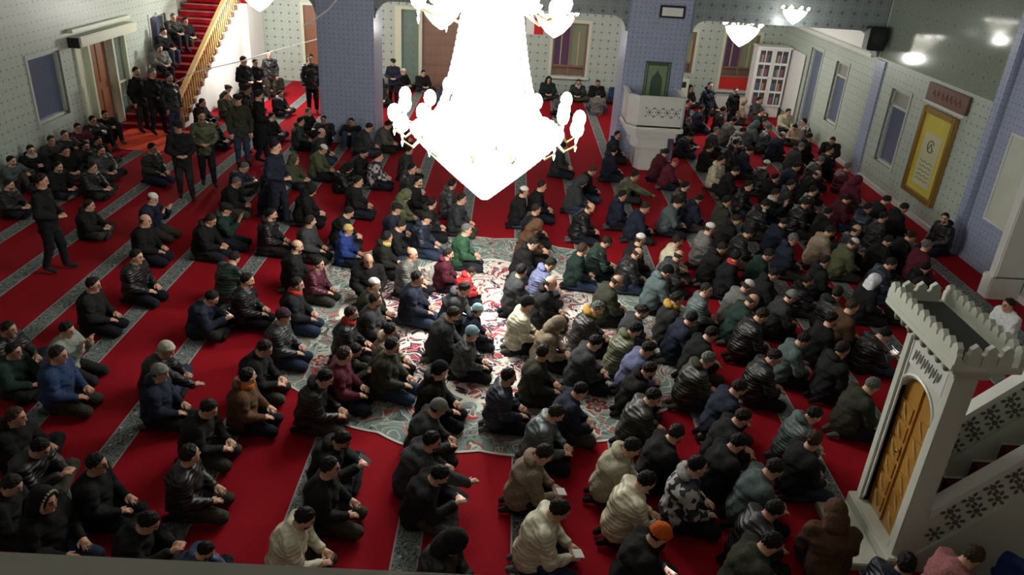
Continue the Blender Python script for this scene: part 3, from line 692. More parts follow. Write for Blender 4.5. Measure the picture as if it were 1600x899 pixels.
for k in range(11): crest_piece((-.17, -.14+k*(W+.28)/10, 2.57), PI/2); crest_piece((.38, -.14+k*(W+.28)/10, 2.57), PI/2)
for k in range(1, 4): crest_piece((-.17+k*.137, -.17, 2.57), 0); crest_piece((-.17+k*.137, W+.17, 2.57), 0)
M('open_top_shade', M_DARK, -.1, .32, -.1, W+.1, 2.57, 2.585)  # dark sheet standing in for the shade inside the open top
# stair flight behind the portal
def T(x): return .15+1.0*(x-.30)
for k in range(12):
    x = .34+k*.235; z = .14+.235*k
    s_ = M('step', M_MARBLE, x, x+.24, .10, W-.10, max(0, z-.25), z)
    M('carpet_tread', M_MAROON, x-.005, x+.24, .16, W-.16, z, z+.015, parent=s_)
    M('carpet_riser', M_MAROON, x-.015, x, .16, W-.16, z-.235, z+.015, parent=s_)
LX = 3.16; zL = .14+.235*11
def side(y0, y1, nm):
    # solid triangular side wall
    bm = new(); prism(bm, [(.22, 0), (LX, 0), (LX, T(LX)+.10), (.22, T(.22)+.10)], 1, y0, y1); fin(nm, bm, M_MARBLE, mb)
    # pierced balustrade: bottom rail, top rail, thin panel, rosettes on both faces
    for za, zb, e in ((.10, .17, .015), (.66, .76, .025)):
        bm = new(); prism(bm, [(.22, T(.22)+za), (LX, T(LX)+za), (LX, T(LX)+zb), (.22, T(.22)+zb)], 1, y0-e, y1+e); fin('rail', bm, M_MARBLE2 if za > .5 else M_MARBLE, mb)
    bm = new(); prism(bm, [(.22, T(.22)+.17), (LX, T(LX)+.17), (LX, T(LX)+.66), (.22, T(.22)+.66)], 1, y0+.02, y1-.02); fin('balustrade_panel', bm, M_MARBLE, mb)
    for i in range(17):
        for row in range(2):
            xc = .36+i*.16+.07*row; zc = T(xc)+.30+row*.22
            bm = new()
            for yy in ((y0+.012, y0+.02), (y1-.02, y1-.012)):
                prism(bm, [(xc+.032*math.cos(t), zc+.032*math.sin(t)) for t in [k*PI/4 for k in range(8)]], 1, *yy)
                for p in range(6):
                    a = p*PI/3+.3
                    c_, s_ = math.cos(a), math.sin(a)
                    prism(bm, [(xc+c_*(.070+.030*math.cos(t))-s_*.018*math.sin(t), zc+s_*(.070+.030*math.cos(t))+c_*.018*math.sin(t)) for t in [k*PI/3 for k in range(6)]], 1, *yy)
            fin('pierced_rosette', bm, M_HOLE, mb)['kind'] = 'stuff'
side(0, .10, 'side_wall'); side(W-.10, W, 'side_wall')
M('top_platform', M_MARBLE, LX, LX+.9, 0, W, 0, zL, bev=.01)
for yy in (.05, W-.05):
    for xx in (LX+.06, LX+.84): M('canopy_post', M_MARBLE2, xx-.05, xx+.05, yy-.05, yy+.05, zL, zL+1.5, bev=.01)
M('canopy', M_MARBLE, LX-.08, LX+.98, -.08, W+.08, zL+1.5, zL+1.7, bev=.02)
bm = new(); lathe(bm, [(.45, zL+1.7), (.40, zL+1.9), (.2, zL+2.3), (.02, zL+3.0)], 8, LX+.45, W/2); fin('cone_roof', bm, M_MARBLE, mb)

# parapet of the gallery the photograph was taken from
pr = thing('parapet', 'dark grey painted parapet crossing the bottom left of the picture', 'parapet', (0, .9, 4.76))
B('coping', M_GREYSTONE, pr, -6, 6, -.18, .10, -.16, 0, bev=.004); B('parapet_wall', M_GREYSTONE, pr, -6, 6, -.12, .04, -1.6, -.16)
# lectern-like board by the bottom right people
lb = thing('reading_board', 'olive grey board with a white edge at the bottom right corner', 'board', (4.62, 4.9, .0))
o = B('board', M_RUGL, lb, -.22, .22, -.16, .16, .62, .65, bev=.005); B('white_edge', M_WHITE, o, .20, .235, -.16, .16, .655, .675); B('post', M_BLACK, lb, -.03, .03, -.03, .03, 0, .62); B('foot', M_BLACK, lb, -.15, .15, -.12, .12, .018, .04)
# pose joints, metres, facing +X, seat on z=0 (y mirrored for the right side unless overridden)
POSES = {
 'K': dict(pel=(-.12,0,.27),che=(-.10,0,.54),nek=(-.05,0,.71),hea=(0,0,.845),pit=14,yaw=0,sho=(-.07,.19,.63),elb=(-.03,.25,.40),wri=(.16,.13,.31),hdi=(.85,-.45,-.25),hip=(-.1,.1,.25),kne=(.27,.15,.10),ank=(-.24,.10,.09),toe=(-.34,.08,.05)),
 'KB': dict(pel=(-.13,0,.27),che=(-.07,0,.53),nek=(.01,0,.69),hea=(.09,0,.80),pit=36,yaw=0,sho=(-.02,.19,.615),elb=(.04,.25,.38),wri=(.21,.10,.30),hdi=(.85,-.45,-.2),hip=(-.11,.1,.25),kne=(.27,.16,.10),ank=(-.25,.10,.09),toe=(-.35,.08,.05)),
 'D': dict(pel=(-.12,0,.27),che=(-.09,0,.54),nek=(-.04,0,.71),hea=(.015,0,.84),pit=22,yaw=0,sho=(-.06,.19,.63),elb=(.08,.22,.43),wri=(.24,.12,.60),hdi=(.35,-.1,.93),hip=(-.1,.1,.25),kne=(.33,.15,.10),ank=(-.27,.10,.09),toe=(-.41,.08,.05)),
 'C': dict(pel=(-.12,0,.14),che=(-.12,0,.41),nek=(-.06,0,.57),hea=(0,0,.70),pit=12,yaw=0,sho=(-.10,.19,.50),elb=(0,.26,.29),wri=(.20,.11,.23),hdi=(.8,-.55,-.1),hip=(-.1,.1,.13),kne=(.22,.33,.15),ank=(.30,-.10,.08),toe=(.30,-.22,.06),ankr=(.20,.10,.08),toer=(.20,.22,.06)),
 'CP': dict(pel=(-.12,0,.14),che=(-.06,0,.40),nek=(.03,0,.54),hea=(.12,0,.64),pit=40,yaw=0,sho=(-.02,.19,.48),elb=(.08,.24,.26),wri=(.29,.06,.30),hdi=(.85,-.35,.35),hip=(-.1,.1,.13),kne=(.22,.33,.15),ank=(.30,-.10,.08),toe=(.30,-.22,.06),ankr=(.20,.10,.08),toer=(.20,.22,.06)),
 'CL': dict(pel=(-.14,0,.14),che=(-.06,0,.40),nek=(.04,0,.55),hea=(.11,0,.67),pit=22,yaw=-10,sho=(-.02,.19,.49),elb=(.06,.26,.27),wri=(.25,.14,.22),hdi=(.8,-.5,-.1),shor=(.03,-.19,.48),elbr=(.27,-.27,.38),wrir=(.50,-.30,.30),hip=(-.12,.1,.13),kne=(.22,.33,.15),ank=(.30,-.10,.08),toe=(.30,-.22,.06),ankr=(.20,.10,.08),toer=(.20,.22,.06)),
 'S': dict(pel=(0,0,.92),che=(-.01,0,1.22),nek=(0,0,1.44),hea=(.03,0,1.585),pit=8,yaw=0,sho=(-.01,.175,1.335),elb=(-.03,.25,1.08),wri=(.07,.22,.84),hdi=(.15,-.05,-1),hip=(0,.09,.9),kne=(.03,.10,.49),ank=(0,.11,.10),toe=(.15,.13,.06)),
 'S2': dict(pel=(0,0,.92),che=(-.01,0,1.22),nek=(0,0,1.44),hea=(.04,0,1.58),pit=16,yaw=15,sho=(-.01,.175,1.335),elb=(.0,.25,1.08),wri=(.20,.10,1.0),hdi=(.6,-.8,.0),hip=(0,.09,.9),kne=(.09,.10,.49),ank=(.10,.11,.10),toe=(.25,.13,.06),kner=(.0,-.10,.49),ankr=(-.12,-.11,.12),toer=(.02,-.12,.06)),
 'W': dict(pel=(-.15,0,.14),che=(-.21,0,.42),nek=(-.18,0,.59),hea=(-.14,0,.725),pit=10,yaw=0,sho=(-.19,.19,.53),elb=(-.02,.27,.40),wri=(.16,.07,.47),hdi=(.6,-.8,-.1),hip=(-.1,.1,.13),kne=(.20,.13,.46),ank=(.33,.12,.09),toe=(.48,.12,.06)),
 'T': dict(pel=(-.05,0,.12),che=(-.05,0,.42),nek=(-.01,0,.58),hea=(.04,0,.71),pit=15,yaw=0,sho=(-.04,.19,.52),elb=(.06,.24,.30),wri=(.28,.10,.26),hdi=(.8,-.5,-.2),hip=(-.05,.1,.11),kne=(.38,.12,.14),ank=(.40,.12,-.22),toe=(.54,.13,-.27)),
}
for n,y in (('KL',38),('KR',-34)):
    d=dict(POSES['K']); d['yaw']=y; d['pit']=6; POSES[n]=d
for n,y in (('KBL',25),('KBR',-25)):
    d=dict(POSES['KB']); d['yaw']=y; d['pit']=30; POSES[n]=d
PEOPLE = [
 (-9.92,23.71,1.87,-36,0.92,'T','k','gh','person in black coat with grey hair seated high on the red stairs'),
 (-9.80,24.24,1.70,-32,0.93,'T','k','h','person in black sitting by the handrail side, highest on the red stairs'),
 (-10.00,23.08,1.53,-22,0.93,'T','pw','h','dark-haired person in black and white jacket seated midway up the red stairs'),
 (-9.89,22.45,1.19,-38,0.90,'T','g','h','person in grey half hidden below the white-sleeved sitter on the stairs'),
 (-9.61,20.26,0.00,-27,1.00,'S','k','h','person in black holding a hand to the face at the stair foot'),
 (-9.13,20.08,0.00,-31,1.02,'S2','k','gh','grey-haired person in black coat standing against the wall at the stair foot'),
 (-8.62,19.88,0.00,-29,0.98,'S','k','h','dark-haired person in black standing right of the grey-haired stander by the stairs'),
 (-8.36,23.28,0.00,15,0.89,'C','k','fc','person in black with a dark cap seated just right of the stair rail'),
 (-8.36,25.10,0.00,-13,0.90,'C','lg','h','person in light grey-green jacket and white shirt seated under the stairs'),
 (-8.36,25.60,0.00,-36,0.93,'C','dg','h','dark-haired person in dark grey cross-legged upper right of the light grey jacket under the stairs'),
 (-7.62,22.61,0.00,-28,1.01,'S2','k','h','taller of two black-coated people standing below the bright stair wall'),
 (-7.52,23.37,0.00,-49,0.90,'S2','k','h','dark-haired person in black standing right of the pair under the stair wall'),
 (-7.58,24.99,0.00,-65,0.88,'S','k','h','lone person in black jacket standing against the back tiled wall left'),
 (-8.16,26.04,0.00,-51,0.90,'C','dg','ws','person with white skullcap in front of the back wall at left'),
 (-7.62,25.51,0.00,-94,0.94,'C','dol','b','bald person in dark olive cross-legged right of the white skullcap near the back wall'),
 (-5.88,23.39,0.00,-77,1.03,'S','k','h','person in long black coat standing at the left edge of the tall column'),
 (-6.70,22.91,0.00,-22,0.90,'C','pw','h','person in black with white shirt front seated on carpet left of column'),
 (-6.21,17.83,0.00,-63,1.01,'S','dol','fc','person in dark olive coat standing amid the crowd left of the column'),
 (-6.49,16.33,0.00,-66,0.99,'S2','ol','h','person in olive parka standing on the red carpet below the stairs'),
 (-6.63,15.42,0.00,-64,0.98,'S2','k','fc','person in dark suit and flat cap standing beside the olive parka'),
 (-7.31,19.21,0.00,-9,0.92,'C','k','h','dark-haired person in black cross-legged lower right of the olive parka stander'),
 (-6.38,18.94,0.00,7,1.01,'S2','k','h','person in black standing with back turned below the stair wall'),
 (-5.89,18.28,0.00,17,1.02,'S2','k','h','dark-haired person in black standing right of the olive stander left of the column'),
 (-6.17,20.20,0.00,-16,0.91,'C','k','h','dark-haired person in black cross-legged left of the white-collared kneeler'),
 (-5.22,19.46,0.00,8,0.89,'K','dgr','h','person in dark green coat with white collar kneeling left of the column base'),
 (-5.39,20.95,0.00,-22,0.91,'C','k','gh','grey-haired person in black cross-legged upper right of the white-collared kneeler'),
 (-4.45,18.41,0.00,-2,0.92,'K','dg','b','bald person in grey coat seated below the left column'),
 (-4.79,19.96,0.00,-89,0.92,'W','k','h','left one of two people in black leaning on the left column'),
 (-4.07,19.96,0.00,-91,0.89,'W','k','h','right one of two people in black leaning on the left column'),
 (-4.35,14.19,0.00,-15,1.02,'S2','dn','h','person in navy coat standing at left with arms down, facing the hall'),
 (-7.58,16.22,0.00,-13,0.96,'K','dol','h','person in dark olive coat crouching by the bright red carpet patch'),
 (-8.07,22.31,0.00,-20,0.91,'C','dol','h','dark-haired person in dark olive cross-legged below the dark-capped sitter by the rail'),
 (-8.36,21.23,0.00,-7,0.93,'C','k','h','dark-haired person in black cross-legged above the olive parka stander'),
 (-9.95,18.60,0.00,-25,0.94,'W','k','h','person in black with white papers leaning against the left door frame'),
 (-9.95,19.16,0.00,-38,0.94,'W','k','h','dark-haired person in black seated upper right of the person with white papers'),
 (-9.95,17.83,0.00,-37,0.94,'W','m','h','dark-haired person in maroon seated lower left of the person with white papers'),
 (-9.95,17.28,0.00,-28,0.91,'W','k','hb','brown-haired person in black seated lower left of the grey-haired stander by the stairs'),
 (-9.95,16.71,0.00,-33,0.94,'W','dg','h','dark-haired person in dark grey seated upper right of the white scarf by the left wall'),
 (-9.95,15.89,0.00,-39,0.95,'W','ks','h','person in black with thick white scarf seated by the left wall'),
 (-9.27,16.70,0.00,-33,0.90,'C','k','h','dark-haired person in black cross-legged upper left of the white skullcap at left'),
 (-9.47,16.25,0.00,-38,0.90,'C','k','h','dark-haired person in black cross-legged right of the white scarf by the left wall'),
 (-9.24,17.18,0.00,-17,0.89,'C','k','h','dark-haired person in black cross-legged below the person with white papers'),
 (-8.76,16.34,0.00,-26,0.94,'C','dg','h','dark-haired person in dark grey cross-legged left of the crouching olive coat'),
 (-9.95,15.27,0.00,-11,0.90,'W','gt','h','person in teal-grey sleeve cut by the left edge of the picture'),
 (-7.32,11.65,0.00,5,1.00,'S2','k','h','person in dark jacket walking along the left wall'),
 (-8.40,15.23,0.00,-4,0.92,'C','k','h','dark-haired person in black cross-legged right of the walker at left'),
 (-9.05,15.14,0.00,-11,0.91,'C','k','h','dark-haired person in black cross-legged upper right of the walker at left'),
 (-7.44,13.15,0.00,7,0.89,'C','k','h','dark-haired person in black cross-legged lower right of the walker at left'),
 (-9.35,13.97,0.00,0,0.89,'C','k','h','dark-haired person in black cross-legged left of the walker at left'),
 (-6.32,13.22,0.00,-7,0.94,'D','dn','ws','person with white skullcap raising hands in navy coat, left carpet rows'),
 (-5.98,12.16,0.00,2,0.94,'K','k','b','bald person in black coat just below the left white skullcap'),
 (-5.49,10.71,0.00,-6,0.94,'K','k','h','young person in black coat with white fleece collar on the left carpet'),
 (-5.66,9.73,0.00,6,0.92,'K','k','h','person in black coat and glasses kneeling alone on the left carpet'),
 (-5.33,14.56,0.00,8,0.90,'KBR','k','gh','grey-haired person in black bowed forward lower left of the navy phone reader'),
 (-5.66,15.98,0.00,-6,0.92,'CP','dn','gh','grey-haired person in navy jacket looking down at a lit phone'),
 (-4.92,12.95,0.00,8,0.92,'D','dgr','fc','person in dark green coat and black cap raising both open palms'),
 (-5.09,12.47,0.00,0,0.93,'KB','k','h','dark-haired person in black bowed forward lower left of the raised palms'),
 (-4.15,10.90,0.00,58,0.92,'KB','dgr','h','person in dark green coat bowed with back turned, left of the rug'),
 (-5.41,8.51,0.00,-2,0.89,'D','lg','h','person in pale sweater with a hand at the head, far left'),
 (-5.13,7.83,0.00,2,0.95,'K','n','h','person in blue jacket kneeling in shade at far left'),
 (-6.22,8.64,0.00,-3,0.91,'C','k','h','dark-haired person in black cross-legged upper left of the blue jacket at far left'),
 (-5.87,8.14,0.00,-4,0.89,'C','dgr','h','dark-haired person in dark green cross-legged left of the blue jacket at far left'),
 (-5.06,6.80,0.00,7,0.93,'C','k','hb','brown-haired person in black cross-legged lower left of the blue jacket at far left'),
 (-4.21,8.36,0.00,5,0.92,'CL','k','wt','white-bearded person in white knit cap leaning forward with an arm out'),
 (-3.86,7.62,0.00,4,0.90,'K','dn','bg','child in navy coat and grey knit hat below the white knit cap'),
 (-4.19,9.85,0.00,5,0.94,'CP','dn','h','person in navy jacket bent over a bright phone left of the rug'),
 (-3.64,10.14,0.00,6,0.92,'K','k','h','dark-haired person in black kneeling lower right of the dark green bowed back'),
 (-2.84,7.62,0.00,4,0.92,'KL','bro','h','person in brown leather jacket with orange collar, left of the rug'),
 (-2.94,8.30,0.00,3,0.94,'KB','k','h','dark-haired person in black bowed forward upper right of the orange collar'),
 (-2.84,9.11,0.00,0,0.92,'K','dg','bm','person in dark grey-blue coat and purplish beanie at rug edge'),
 (-2.90,10.07,0.00,3,0.93,'K','kr','h',"person in black jacket with a red collar at the rug's left edge"),
 (-3.16,7.00,0.00,-3,0.93,'KB','k','h','dark-haired person in black bowed forward upper right of the lower-left upturned face'),
 (-2.95,6.15,0.00,8,0.94,'KL','k','h','person in black kneeling, head turned up, on dark carpet lower left'),
 (-3.77,5.95,0.00,7,0.93,'K','k','h','person in black jacket and glasses kneeling at lower left'),
 (-3.95,5.39,0.00,-12,0.96,'K','kf','h','person in fur-trimmed hood smiling at the lower left corner'),
 (-4.70,6.38,0.00,1,0.92,'CP','k','h','dark-haired person in black cross-legged above the fur-trimmed hood'),
 (-4.52,5.67,0.00,8,0.89,'KB','k','h','dark-haired person in black bowed forward upper left of the fur-trimmed hood'),
 (-3.18,5.40,0.00,3,0.93,'CP','k','h','person in black with bowed head next to the parapet at lower left'),
 (-2.58,5.20,0.00,4,0.76,'CP','n','h','child in blue jacket looking down beside the parapet'),
 (-4.62,16.53,0.00,-6,0.93,'C','ol','hu','person with olive hood up kneeling in the row left of chandelier'),
 (-4.21,17.12,0.00,1,0.93,'KB','ol','ws','person in olive coat and white skullcap, left of the chandelier'),
 (-4.94,15.91,0.00,-4,0.92,'C','k','h','dark-haired person in black cross-legged below the navy coat stander'),
 (-3.80,14.31,0.00,7,0.93,'KB','k','hu','person in black jacket with hood raised, left rows'),
 (-4.61,14.63,0.00,-5,0.90,'KB','dn','h','dark-haired person in navy bowed forward lower right of the navy phone reader'),
 (-4.05,12.80,0.00,3,0.93,'K','k','h','dark-haired person in black kneeling left of the bearded grey pullover'),
 (-3.32,12.61,0.00,-6,0.91,'KL','dg','h',"bearded person in dark grey pullover kneeling at the rug's upper left"),
 (-3.25,11.43,0.00,9,0.94,'K','k','b',"bald person in black jacket at the rug's left corner"),
 (-2.82,11.05,0.00,-8,0.81,'K','m','h','child in maroon hood beside the bald person, rug corner'),
 (-2.87,13.26,0.00,8,0.90,'KB','k','h','dark-haired person in black bowed forward above the blue jacket with yellow hat'),
 (-2.65,12.51,0.00,-6,0.81,'K','bl','hy','child in blue jacket with yellow headwear near the rug'),
 (-3.52,16.42,0.00,-3,0.89,'CP','k','hu','hooded person in black cross-legged upper left of the lone black coat on red'),
 (-2.91,14.88,0.00,2,0.93,'K','k','h','person in black coat kneeling upright alone on red left of chandelier'),
 (-3.27,17.12,0.00,-9,0.90,'KB','k','h','dark-haired person in black bowed forward above the lone black coat on red'),
 (-2.80,16.75,0.00,6,0.91,'K','pt','h','dark-haired person in patterned kneeling upper right of the lone black coat on red'),
 (-3.54,19.24,0.00,8,0.94,'KB','dg','h','dark-haired person in dark grey bowed forward right of the pair leaning on the left column'),
 (-3.12,19.68,0.00,-7,0.92,'KBL','g','h','dark-haired person in grey bowed forward below the white skullcap right of the column'),
 (-3.06,21.43,0.00,8,0.92,'KB','k','h','dark-haired person in black bowed forward lower right of the white skullcap right of the column'),
 (-4.11,24.90,0.00,-63,0.90,'C','dol','ws','person with white skullcap and olive coat seated right of the left column'),
 (-3.72,25.23,0.00,-82,0.85,'S2','dn','fc','person in navy jacket and black hat near the back glass door'),
 (-4.65,27.40,0.00,-59,0.92,'C','k','h','dark-haired person in black cross-legged above the white skullcap right of the column'),
 (-3.67,27.40,0.00,-36,0.93,'C','k','ws','person with white cap and long black coat in front of the glass door'),
 (-2.99,27.40,0.00,-60,0.91,'C','k','h','person in black seated against the wooden screen of the back door'),
 (-2.08,25.41,0.00,-67,0.90,'C','dn','h','dark-haired person in navy cross-legged lower right of the black hat at the glass door'),
 (-2.74,20.09,0.00,-2,0.89,'K','m','h','dark-haired person in maroon kneeling below the black hat at the glass door'),
 (-2.21,17.46,0.00,-3,0.90,'KL','dg','h','dark-haired person in dark grey kneeling lower right of the pair leaning on the left column'),
 (-1.96,15.92,0.00,-2,0.94,'K','dg','h','dark-haired person in dark grey kneeling above the olive hood'),
 (-1.73,15.12,0.00,0,0.91,'KR','k','h','dark-haired person in black kneeling upper right of the olive hood'),
 (-1.96,14.36,0.00,4,0.91,'KB','ol','hu',"person in olive jacket with hood up, row below chandelier's left arm"),
 (-1.33,13.90,0.00,2,0.91,'KL','k','h','dark-haired person in black kneeling upper right of the black cap at rug top'),
 (-1.95,13.51,0.00,0,0.90,'K','dn','fc','dark-capped person in navy kneeling lower left of the olive hood'),
 (-1.85,12.73,0.00,8,0.91,'KB','k','h','dark-haired person in black bowed forward upper right of the yellow and white front'),
 (-1.36,13.08,0.00,-6,0.91,'K','dn','fc',"person in navy coat and black cap at the rug's top left edge"),
 (-1.91,12.13,0.00,2,0.89,'KL','ky','h','person in black jacket with yellow and white front'),
 (-2.05,11.08,0.00,-68,0.92,'K','k','b',"person in black with pale upturned face on the rug's left part"),
 (-1.41,11.44,0.00,-9,0.91,'K','g','b','close-cropped person in grey jacket kneeling on the rug'),
 (-1.21,10.49,0.00,-5,0.94,'K','dn','h','large person in dark navy coat kneeling on the rug beside grey jacket'),
 (-0.79,14.21,0.00,-5,0.92,'K','dg','h','young person in dark grey jacket under the chandelier tip, left'),
 (-1.04,15.14,0.00,4,0.90,'KL','dg','h','dark-haired person in dark grey kneeling upper left of the dark grey jacket under the chandelier'),
 (-0.60,12.63,0.00,2,0.91,'K','gr','gh',"grey-haired person in green jacket kneeling at the rug's top"),
 (-0.84,11.72,0.00,0,0.81,'K','m','h',"child in maroon and white jacket near the rug's top"),
 (-0.50,11.31,0.00,7,0.71,'KB','r','h','child in bright red coat on the rug'),
 (-0.58,10.31,0.00,-9,0.94,'KB','dg','h','dark-haired person in dark grey bowed forward below the red child coat'),
 (-1.82,10.25,0.00,1,0.90,'K','dol','ws','person in dark olive coat with pale cap leaning at rug left'),
 (-1.97,9.30,0.00,4,0.91,'K','kr','h','person in black coat with red hood folded down'),
 (-1.72,9.76,0.00,-3,0.90,'K','dg','h','person in grey jacket with white collar at rug left'),
 (-1.29,8.48,0.00,-7,0.94,'KL','dol','h',"person in brown-green hooded jacket in the rug's left row"),
 (-1.38,8.94,0.00,-1,0.89,'KL','tan','h',"person in beige coat lit by the chandelier in the rug's left row"),
 (-1.83,8.17,0.00,1,0.95,'KL','m','hb','brown-faced person in dark maroon jacket, left part of the rug'),
 (-1.92,8.65,0.00,5,0.89,'CP','dol','h','person in olive shirt holding a dark phone on the rug'),
 (-2.05,7.70,0.00,1,0.94,'KB','k','h',"broad person in black coat with back to camera at rug's lower left"),
 (-0.68,9.47,0.00,2,0.94,'KB','dg','h',"person in charcoal coat in the rug's central row"),
 (-0.27,9.86,0.00,6,0.76,'K','dn','bb',"child in light blue knit hat at the rug's centre"),
 (-0.31,9.03,0.00,0,0.85,'K','dg','bb',"person with pale blue knit hat below the rug's centre"),
 (-0.64,7.94,0.00,-5,0.95,'KL','k','bk','person in black coat and black beanie kneeling left of rug middle'),
 (-0.68,7.23,0.00,6,0.92,'KB','dg','bg',"person in grey coat and pale grey beanie at rug's lower edge"),
 (0.19,7.91,0.00,4,0.92,'K','dn','h',"person in navy coat kneeling alone on the rug's lower part"),
 (-1.55,6.06,0.00,3,0.94,'K','k','h','young person in black coat above the cream jacket, lower left of centre'),
 (-1.69,6.77,0.00,-3,0.92,'CP','k','h','person in black with a lit phone held out over red carpet'),
 (-1.72,5.39,0.00,4,0.93,'KB','cr','h','person in cream jacket with black hood beside the parapet'),
 (-0.72,6.74,0.00,9,0.96,'CL','dg','h','person in dark grey jacket reaching an arm forward over the carpet'),
 (-0.60,6.25,0.00,-1,0.95,'CP','k','h','short-haired person in dark jacket reading a lit phone, bottom centre'),
 (-0.33,5.18,0.00,-8,0.95,'KB','k','hu','dark hooded figure bowed low beside the bottom parapet'),
 (0.42,14.83,0.00,6,0.93,'K','k','ws','person with white skullcap right of the chandelier tip'),
 (0.79,15.25,0.00,-3,0.93,'K','k','h','dark-haired person in black kneeling right of the white skullcap under the chandelier'),
 (0.65,13.88,0.00,9,0.91,'K','k','h','dark-haired person in black kneeling above the brown hood'),
 (0.57,13.09,0.00,-8,0.93,'KB','br','hu','person in brown hood in the row right of chandelier tip'),
 (0.48,12.23,0.00,-5,0.94,'KB','k','h',"person in black jacket with swept-back hair at the rug's top"),
 (0.75,11.40,0.00,8,0.92,'KB','lav','h',"person in violet-blue jacket at the rug's top right"),
 (0.36,10.99,0.00,9,0.94,'KL','dg','h','dark-haired person in dark grey kneeling left of the violet-blue jacket'),
 (0.80,10.61,0.00,-6,0.93,'K','k','b',"bald-browed person in dark green jacket at the rug's upper right"),
 (0.43,9.84,0.00,5,0.94,'K','cr','bk','person in cream padded jacket and black beanie on the rug'),
 (0.79,9.41,0.00,-8,0.90,'KB','tan','hu','person with yellowish hood right of the cream jacket'),
 (0.63,8.52,0.00,-7,0.93,'KL','dol','h','person in grey-hooded dark olive coat kneeling tall on the rug'),
 (0.65,7.25,0.00,-8,0.93,'KB','gt','h',"person in grey-green jacket stooping at the rug's lower right"),
 (0.97,7.76,0.00,1,0.91,'KB','dn','h',"person in navy jacket bowed at the rug's lower right edge"),
 (1.40,18.38,0.00,-9,0.93,'KL','dg','h','dark-haired person in dark grey kneeling upper left of the olive hood on slate coat'),
 (1.71,24.93,0.00,-87,0.89,'C','dg','h','dark-haired person in dark grey cross-legged lower right of the dark green robe'),
 (0.53,26.56,0.00,-93,0.91,'C','dn','h','dark-haired person in navy cross-legged left of the dark green robe'),
 (1.37,27.40,0.00,-83,0.94,'C','dgr','hu','person in dark green hooded robe seated left of the window base'),
 (2.41,27.40,0.00,-94,0.91,'C','kw','h','person in black jacket over white shirt seated beneath the back window'),
 (3.09,27.40,0.00,-87,0.93,'C','k','h','dark-haired person in black cross-legged above the grey cloak'),
 (3.78,27.40,0.00,-72,0.91,'C','n','h','person in blue trousers seated at the back next to the column'),
 (2.94,25.58,0.00,85,0.92,'C','g','h','person in grey cloak sitting with back turned on bright red carpet'),
 (2.91,19.96,0.00,-4,0.89,'KR','dn','h','dark-haired person in navy kneeling lower right of the grey cloak'),
 (2.63,18.31,0.00,6,0.93,'KL','dn','h','dark-haired person in navy kneeling upper left of the outstretched olive arm'),
 (2.85,16.84,0.00,-1,0.94,'CL','ol','h','person in olive jacket stretching an arm, right of the grey-capped row'),
 (1.89,16.71,0.00,4,0.91,'KB','k','hb','brown-haired person in black bowed forward upper right of the olive hood on slate coat'),
 (1.61,15.86,0.00,-7,0.94,'KB','dg','hu','person in slate coat with olive hood raised'),
 (1.62,14.20,0.00,-7,0.93,'KB','k','b','bald person in dark coat right of the bright red aisle'),
 (2.44,15.05,0.00,-1,0.89,'K','dn','h','dark-haired person in navy kneeling lower left of the outstretched olive arm'),
 (2.73,14.41,0.00,0,0.92,'KBR','dn','h','dark-haired person in navy bowed forward below the outstretched olive arm'),
 (1.77,12.50,0.00,5,0.91,'KB','dgr','h',"person in green-hooded dark jacket above the rug's right edge"),
 (1.40,12.07,0.00,-2,0.90,'KL','dgr','hb',"person in dark green coat with reddish hair on the rug's right corner"),
 (1.75,10.84,0.00,8,0.94,'KB','dol','b',"bald tanned head in olive coat at the rug's right corner"),
 (2.25,12.05,0.00,5,0.92,'KB','k','b','person in black leather jacket with pale bald head bent forward'),
 (2.45,12.59,0.00,9,0.93,'K','k','ws','person in black with folded white scarf, row right of the rug'),
 (3.11,12.61,0.00,-6,0.93,'K','cr','h',"bearded person in cream coat right of the rug's upper corner"),
 (2.95,12.04,0.00,6,0.92,'KBL','dg','b','bald person in dark grey bowed forward below the bearded cream coat'),
 (2.63,11.36,0.00,8,0.92,'KB','gt','bk','person in grey hoodie and black cap right of the rug'),
 (2.67,10.27,0.00,-2,0.94,'K','must','h','person in black jacket with mustard and white hood'),
 (1.37,9.91,0.00,-3,0.94,'KB','must','gh',"person in mustard-hooded coat on the rug's right side"),
 (2.03,9.92,0.00,8,0.90,'KBR','dg','h','dark-haired person in dark grey bowed forward above the grey-olive hoodie'),
 (1.25,8.91,0.00,2,0.93,'KB','dg','h','dark-haired person in dark grey bowed forward below the mustard hood on the rug'),
 (1.83,9.32,0.00,4,0.93,'KB','ol','h',"person in grey-olive hoodie at the rug's right edge"),
 (1.94,8.84,0.00,-7,0.92,'KB','lav','h',"person in lavender-blue jacket at the rug's right edge"),
 (1.88,8.34,0.00,-5,0.90,'KB','k','h','dark-haired person in black bowed forward below the lavender-blue jacket'),
 (1.82,7.67,0.00,3,0.94,'KBR','dol','h','dark-haired person in dark olive bowed forward upper right of the cream and black jacket'),
 (3.98,17.92,0.00,-3,0.85,'KB','m','hr','person wearing a red cap in the row right of the pulpit stem'),
 (3.86,18.56,0.00,7,0.91,'KBL','m','h','dark-haired person in maroon bowed forward upper left of the red cap'),
 (3.99,16.24,0.00,-3,0.92,'C','k','h','dark-haired person in black cross-legged lower right of the red cap'),
 (3.47,14.85,0.00,-6,0.91,'KB','gt','h','dark-haired person in slate-teal bowed forward above the bearded cream coat'),
 (3.97,15.20,0.00,7,0.89,'KBL','dn','h','dark-haired person in navy bowed forward above the bright white skullcap'),
 (4.94,20.92,0.00,-6,0.94,'CP','k','h','dark-haired person in black cross-legged upper right of the red cap'),
 (5.18,21.99,0.00,6,0.90,'K','k','gh','grey-haired person in black kneeling above the red cap'),
